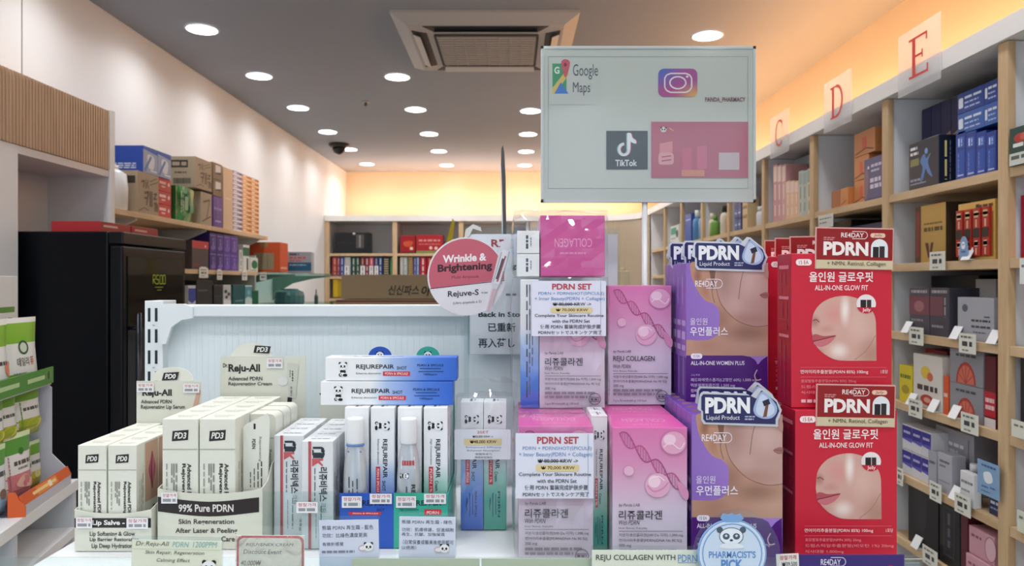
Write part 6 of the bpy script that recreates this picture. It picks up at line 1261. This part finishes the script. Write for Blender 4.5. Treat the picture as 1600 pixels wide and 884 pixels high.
pr_.pr(mp, q, [('Z', [(1047, 117.5), (1071, 117.5), (1077, 120), (1080, 125), (1080, 139), (1077, 144), (1071, 147), (1047, 147), (1041, 144), (1038, 139), (1038, 125), (1041, 120), (1047, 117.5)], 2.2, wv), ('G', 1058.5, 132, 13.5, 10.5, 2.2, wv), ('C', 1073, 122.5, 2, 1.8, wv),
    ('T', 'PANDA_PHARMACY', 1101, 154.5, 1164, 162.5, '#84525f', {'b': .02}), ('R', 947, 207, 1011.5, 267, '#2e333d'),
    ('T', 'TikTok', 961, 252, 995, 262, '#dfe3e6', {'b': .025})]+
    [x for dx, c in ((-1.4, '#7fc0c4'), (1.2, '#c4587a'), (0, '#e9ecee')) for x in (('Z', [(982+dx, 211), (982+dx, 236)], 5, c), ('Z', [(982+dx+7.5*cos(radians(a))-7.5, 236+8.5*sin(radians(a))) for a in range(0, 271, 18)], 4.4, c), ('P', smooth([(980+dx, 211), (985+dx, 211), (988+dx, 218), (993+dx, 222), (993+dx, 227), (987+dx, 225), (981+dx, 220)]), c))]+
    [('R', 1017, 193, 1168, 280, '#b65b74'), ('C', 1036, 205, 4.6, 4.2, '#d8d3d6'), ('C', 1034, 205, 1.2, 1.4, '#3a3438'), ('C', 1038, 205, 1.2, 1.4, '#3a3438'), ('C', 1032.5, 202, 1.4, 1.4, '#3a3438'), ('C', 1039.5, 202, 1.4, 1.4, '#3a3438'), ('Z', [(1045, 203), (1052, 207)], 2, '#c9a06f'),
     ('P', [(1030, 227), (1050, 223), (1050, 240), (1030, 244)], '#cf8f98'), ('O', 1028, 241, 1052, 260, 5, '#d0a0a8'), ('Z', [(1033, 248), (1048, 246)], 2, '#b65b74'), ('Z', [(1033, 254), (1048, 252)], 2, '#b65b74'), ('P', [(1065, 235), (1080, 233), (1080, 268), (1065, 270)], '#c06f88'), ('P', [(1088, 232), (1104, 230), (1104, 266), (1088, 268)], '#c17590'), ('R', 1064, 268, 1100, 278, '#c98f7d'), ('P', [(1122, 241), (1154, 241), (1154, 268), (1122, 268)], '#bdb3b8')], lay=.0008)
pr_.build('printed_logo', t)
MB().box(ox+.001, -.0042, oz+.001, ox+w-.001, -.0036, oz+h-.001, film(tint=(.97, .98, .98), gloss=.035, rough=.10, bump=.06, sc=4)).build('film_cover', t)
MB().tube((0, .004, .0045), (0, .004, oz+.001), .0044, M('#dfe2e4', .3), 14).build('pole', t)
MB().lathe([(.02, 0), (.02, .003), (.006, .005)], M('#c3c7ca', .3, .3), (0, .004, 0), 24, .9).build('base', t)
# ------------------------------------------------------------------ low unit with snack pouches beside the black fridge
ang = radians(101.9); OX, OY = -.932, 1.34
def loc(X, Y, z): return (OX+X*cos(ang)-Y*sin(ang), OY+X*sin(ang)+Y*cos(ang), E+z)
t = thing('low_shelf_unit', 'low white shelf unit with a dark open compartment before the fridge', 'shelf unit', loc(0, 0, -E), ang)
LZ = E-.457
MB().box(-.55, 0, LZ-.026, .385, .36, LZ, WHITE_LAM, .002).build('top', t)
MB().box(.365, .004, .0, .384, .355, LZ-.0265, M('#cfd3d8', .4)).build('side_panel', t)
MB().box(.066, .004, LZ-.105, .080, .33, LZ-.0265, M('#cfd3d8', .4)).build('divider', t)
MB().box(-.55, .34, .0, .3645, .355, LZ-.0265, M('#6a7078', .5)).build('back_panel', t)
MB().box(-.55, .0, LZ-.128, .3645, .335, LZ-.106, WHITE_LAM, .001).build('shelf', t)
MB().box(-.55, .02, .0, .3645, .335, LZ-.1285, M('#8c9299', .5)).build('base', t)
t = thing('pouch_display', 'white stepped cardboard display with an orange front lip on the low shelf unit', 'display', loc(0, 0, -.4565), ang)
CB = M('#cbcbd6', .5); OR = M('#cf5a26', .4); z_ = lambda v: v+.4565
prof = [(.008, 0), (.008, z_(-.423)), (.04, z_(-.387)), (.04, z_(-.238)), (.064, z_(-.213)), (.24, z_(-.213)), (.24, 0)]
def sidep(X, prof, m, nm):
    b = MB(); n = len(prof); vs = [(X, y, z) for y, z in prof]+[(X+.003, y, z) for y, z in prof]
    b.add(vs, [tuple(range(n)), tuple(range(2*n-1, n-1, -1))]+[(i, (i+1) % n, n+(i+1) % n, n+i) for i in range(n)], m); b.build(nm, t)
sidep(.340, prof, CB, 'side_panel')
sidep(.094, [(-.004, 0), (-.004, .02), (.008, .034), (.014, .048), (.027, .048), (.027, 0)], OR, 'end_panel')
MB().box(.0975, .0, 0, .3395, .003, .021, CB).build('front_panel', t)
b = MB().add([(.0975, -.001, .021), (.3395, -.001, .021), (.3395, .007, .040), (.0975, .007, .040), (.0975, .002, .020), (.3395, .002, .020), (.3395, .010, .039), (.0975, .010, .039)], [(0, 1, 2, 3), (7, 6, 5, 4), (0, 4, 5, 1), (2, 6, 7, 3), (0, 3, 7, 4), (1, 5, 6, 2)], OR)
b.pr(lambda u, v, o: (.0975+.242*u, -.001+.008*(1-v)-o, .021+.019*(1-v)+o*.4), U, [('R', .28, .1, .7, .9, '#d98a3a'), ('L', .2, .8, .5, .3, '#efc98f'), ('R', .52, .2, .58, .8, '#e9dfc9')]); b.build('front_lip', t)
MB().box(.0975, .0102, 0, .3395, .239, .003, M('#45444c', .5)).build('floor_panel', t)
MB().box(.0, .036, z_(-.226), .3395, .0385, z_(-.190), M('#4f8f34', .4)).pr(plane((.0, .036, z_(-.190)), (.3395, 0, 0), (0, 0, -.036)), U, [('L', .1, .86, .5, .25, '#b9d6a0'), ('C', .92, .45, .035, .3, '#2f5a22'), ('G', .92, .45, .035, .3, .008, '#a9c78e')]).build('upper_tray', t)
MB().box(.0, .040, z_(-.230), .3395, .239, z_(-.2265), CB).build('deck', t); MB().box(.0, .2405, 0, .343, .244, z_(-.12), CB).build('back_panel', t)
MB().box(.0, .075, z_(-.335), .3395, .239, z_(-.3315), CB).build('deck', t)
def pouch(w, h, th, cols, txt):
    """sealed pouch: flat crimped ends, bulging middle; cols: (fraction from the top, colour)"""
    b = MB(); nx, nz = 8, 14; P = {}
    yb = lambda u, v: th/2*(max(0, 1-abs(2*u-1)**3))**.6*(max(0, min(1, min(v/.2, (1-v)/.75))))**.7
    for sgn in (-1, 1):
        for j in range(nz):
            for i in range(nx+1):
                pass
        rows = []
        for j in range(nz+1):
            v = j/nz
            rows.append([(w*(i/nx-.5)*(1-.03*sin(pi*v)), sgn*(yb(i/nx, v)+.0004), h*v) for i in range(nx+1)])
        for j in range(nz):
            c = next(c for f_, c in cols if 1-(j+.5)/nz <= f_)
            vs = rows[j]+rows[j+1]
            fs = [(i, i+1, nx+1+i+1, nx+1+i) for i in range(nx)]
            b.add(vs, fs if sgn < 0 else [tuple(reversed(x)) for x in fs], M(c, .3), True)
    mp = lambda u, v, o: (w*(u-.5), -(yb(u, 1-v)+.0004+o), h*(1-v))
    if txt: b.pr(mp, U, txt, lay=.0006)
    return b
def pput(me, label, X, Y, z, rz=-.22, name='snack_pouch', g=None):
    return tag(obj(name, me, None, loc(X, Y+.010, z), ang+rz), label, 'pouch', g)
body = [('C', .5, .42, .13, .1, '#2f5a3a'), ('C', .5, .42, .09, .07, '#c9d6c6')]
big = pouch(.120, .150, .04, [(.06, '#dfe2dd'), (.38, '#7fb53a'), (.82, '#e2e4e2'), (1, '#86b53f')], body+[('T', '데일리', .3, .56, .6, .68, '#4a4644', {'b': .01}), ('T', '퓨', .63, .56, .74, .68, '#c2603a', {'b': .01}), ('L', .2, .5, .78, .02, '#8b8f8b'), ('C', .8, .86, .14, .06, '#b9cf6a')]).mesh('pouch')
big2 = pouch(.110, .150, .04, [(.06, '#dfe2dd'), (.38, '#7fb53a'), (.78, '#e2e4e2'), (.86, '#9fb9c4'), (1, '#2f7d94')], body+[('C', .85, .66, .12, .1, '#d98a6a'), ('L', .2, .8, .58, .05, '#4a4644')]).mesh('pouch')
pput(big, 'large white and green pouch on the green upper tray, beside the dark fridge', .255, .066, -.2258); pput(big2, 'large pouch with a teal foot on the green upper tray, cut by the edge', .135, .070, -.2258)
def small(c, sp): return pouch(.075, .108, .03, [(.08, '#cfe0b0'), (.32, '#6fa638'), (.62, '#e3e4e0'), (1, c)], [('L', .2, .8, .45, .06, '#5a5c58'), ('P', smooth([(.2, .75), (.5, .65), (.85, .7), (.6, .85), (.3, .9)]), sp), ('L', .25, .75, .88, .03, '#eef0ea')]).mesh('pouch')
yl = small('#9fb22f', '#d9c24a')
for k, X in enumerate((.115, .170)): pput(yl, f'green and yellow snack pouch in the middle tier, {["cut by the edge", "second along"][k]}', X, .058, -.331, g=None)
yw = pouch(.098, .108, .034, [(.08, '#cfe0b0'), (.32, '#6fa638'), (.62, '#e3e4e0'), (1, '#9fb22f')], [('L', .3, .8, .45, .06, '#5a5c58'), ('P', smooth([(.35, .75), (.6, .65), (.9, .7), (.7, .85), (.4, .9)]), '#d9c24a'), ('D', .12, .3, .9, .06, '#e3e4e0'), ('D', .24, .3, .9, .03, '#7d9a4a')]).mesh('pouch')
pput(yw, 'wide green and yellow snack pouch at the end of the middle tier', .268, .058, -.331); pput(yl, 'green and yellow snack pouch standing behind the wide one in the middle tier', .290, .108, -.331)
pk_ = pouch(.100, .142, .034, [(.06, '#cfe0b0'), (.3, '#5f9e46'), (.6, '#e6e4e2'), (1, '#d27f86')], [('L', .35, .85, .42, .06, '#5a5250'), ('L', .45, .75, .5, .03, '#8d8784'), ('P', smooth([(.35, .72), (.6, .6), (.85, .68), (.9, .8), (.6, .78)]), '#e3b9a8'), ('D', .12, .3, .9, .05, '#e6e4e2'), ('D', .22, .3, .9, .03, '#b9868a'), ('C', .6, .26, .07, .05, '#3f7a34')]).mesh('pouch')
pput(pk_, 'pink and green snack pouch in the lowest tier of the display', .190, .046, -.4532)
bl_ = pouch(.090, .138, .034, [(.06, '#cfe0b0'), (.28, '#5f9e46'), (.7, '#e3e6e8'), (1, '#9db9d6')], [('L', .2, .85, .4, .07, '#55585a'), ('C', .4, .62, .15, .08, '#b08a6a'), ('C', .7, .68, .12, .07, '#7d6a5a'), ('C', .3, .75, .12, .06, '#c9a98a'), ('C', .6, .26, .09, .06, '#3f7a34')]).mesh('pouch')
pput(bl_, 'pale blue and green snack pouch in the lowest tier, cut by the edge', .088, .047, -.4560)
sm_ = pouch(.046, .102, .022, [(.08, '#cfe0b0'), (.3, '#6fa638'), (.62, '#dcdcd4'), (1, '#c3b24a')], [('L', .2, .8, .45, .07, '#5a5c58'), ('C', .5, .7, .2, .08, '#d9cf8a')]).mesh('pouch')
for k, X in enumerate((.266, .313)): pput(sm_, f'small yellow snack pouch in the lowest tier, {["beside the pink pouch", "against the display side"][k]}', X, .058, -.4532)
tb = thing('white_carton', 'white carton with a green band standing behind the large pouches', 'carton', loc(.252, .142, -.2262), ang)
carton(.17, .07, .240, M('#d9dcdd', .45), {'front': (U, [('R', 0, .28, .9, .33, '#5f8f3a'), ('T', '즈', .70, .38, .84, .48, '#3a3d3c', {'b': .01}), ('R', .85, 0, .855, .3, '#b9bcbd')])}, .0012).build('body', tb)

# ------------------------------------------------------------------ smaller pieces belong to the part that carries them
def under(root, part, *kids):
    ch = {o.name.split('.')[0]: o for o in root.children}
    for o in list(root.children):
        if o.name.split('.')[0] in kids and part in ch: o.parent = ch[part]
for o in list(SC.objects):
    if o.parent is None:
        n = o.name.split('.')[0]
        if n == 'drinks_fridge': under(o, 'door', 'handle', 'logo')
        elif n == 'sign_stand': under(o, 'panel', 'frame', 'printed_logo', 'film_cover')
        elif n in ('counter_tray', 'counter_display'): under(o, 'front_panel', 'price_sticker')
        elif n == 'round_sign': under(o, 'disc', 'syringe_cutout')
        elif n == 'pouch_display': under(o, 'front_panel', 'front_lip')
        elif n == 'letter_sign': under(o, 'card', 'lettering')
        elif n in ('shipping_carton', 'wrapped_packet', 'lotion_tube'): under(o, 'body', 'lettering')
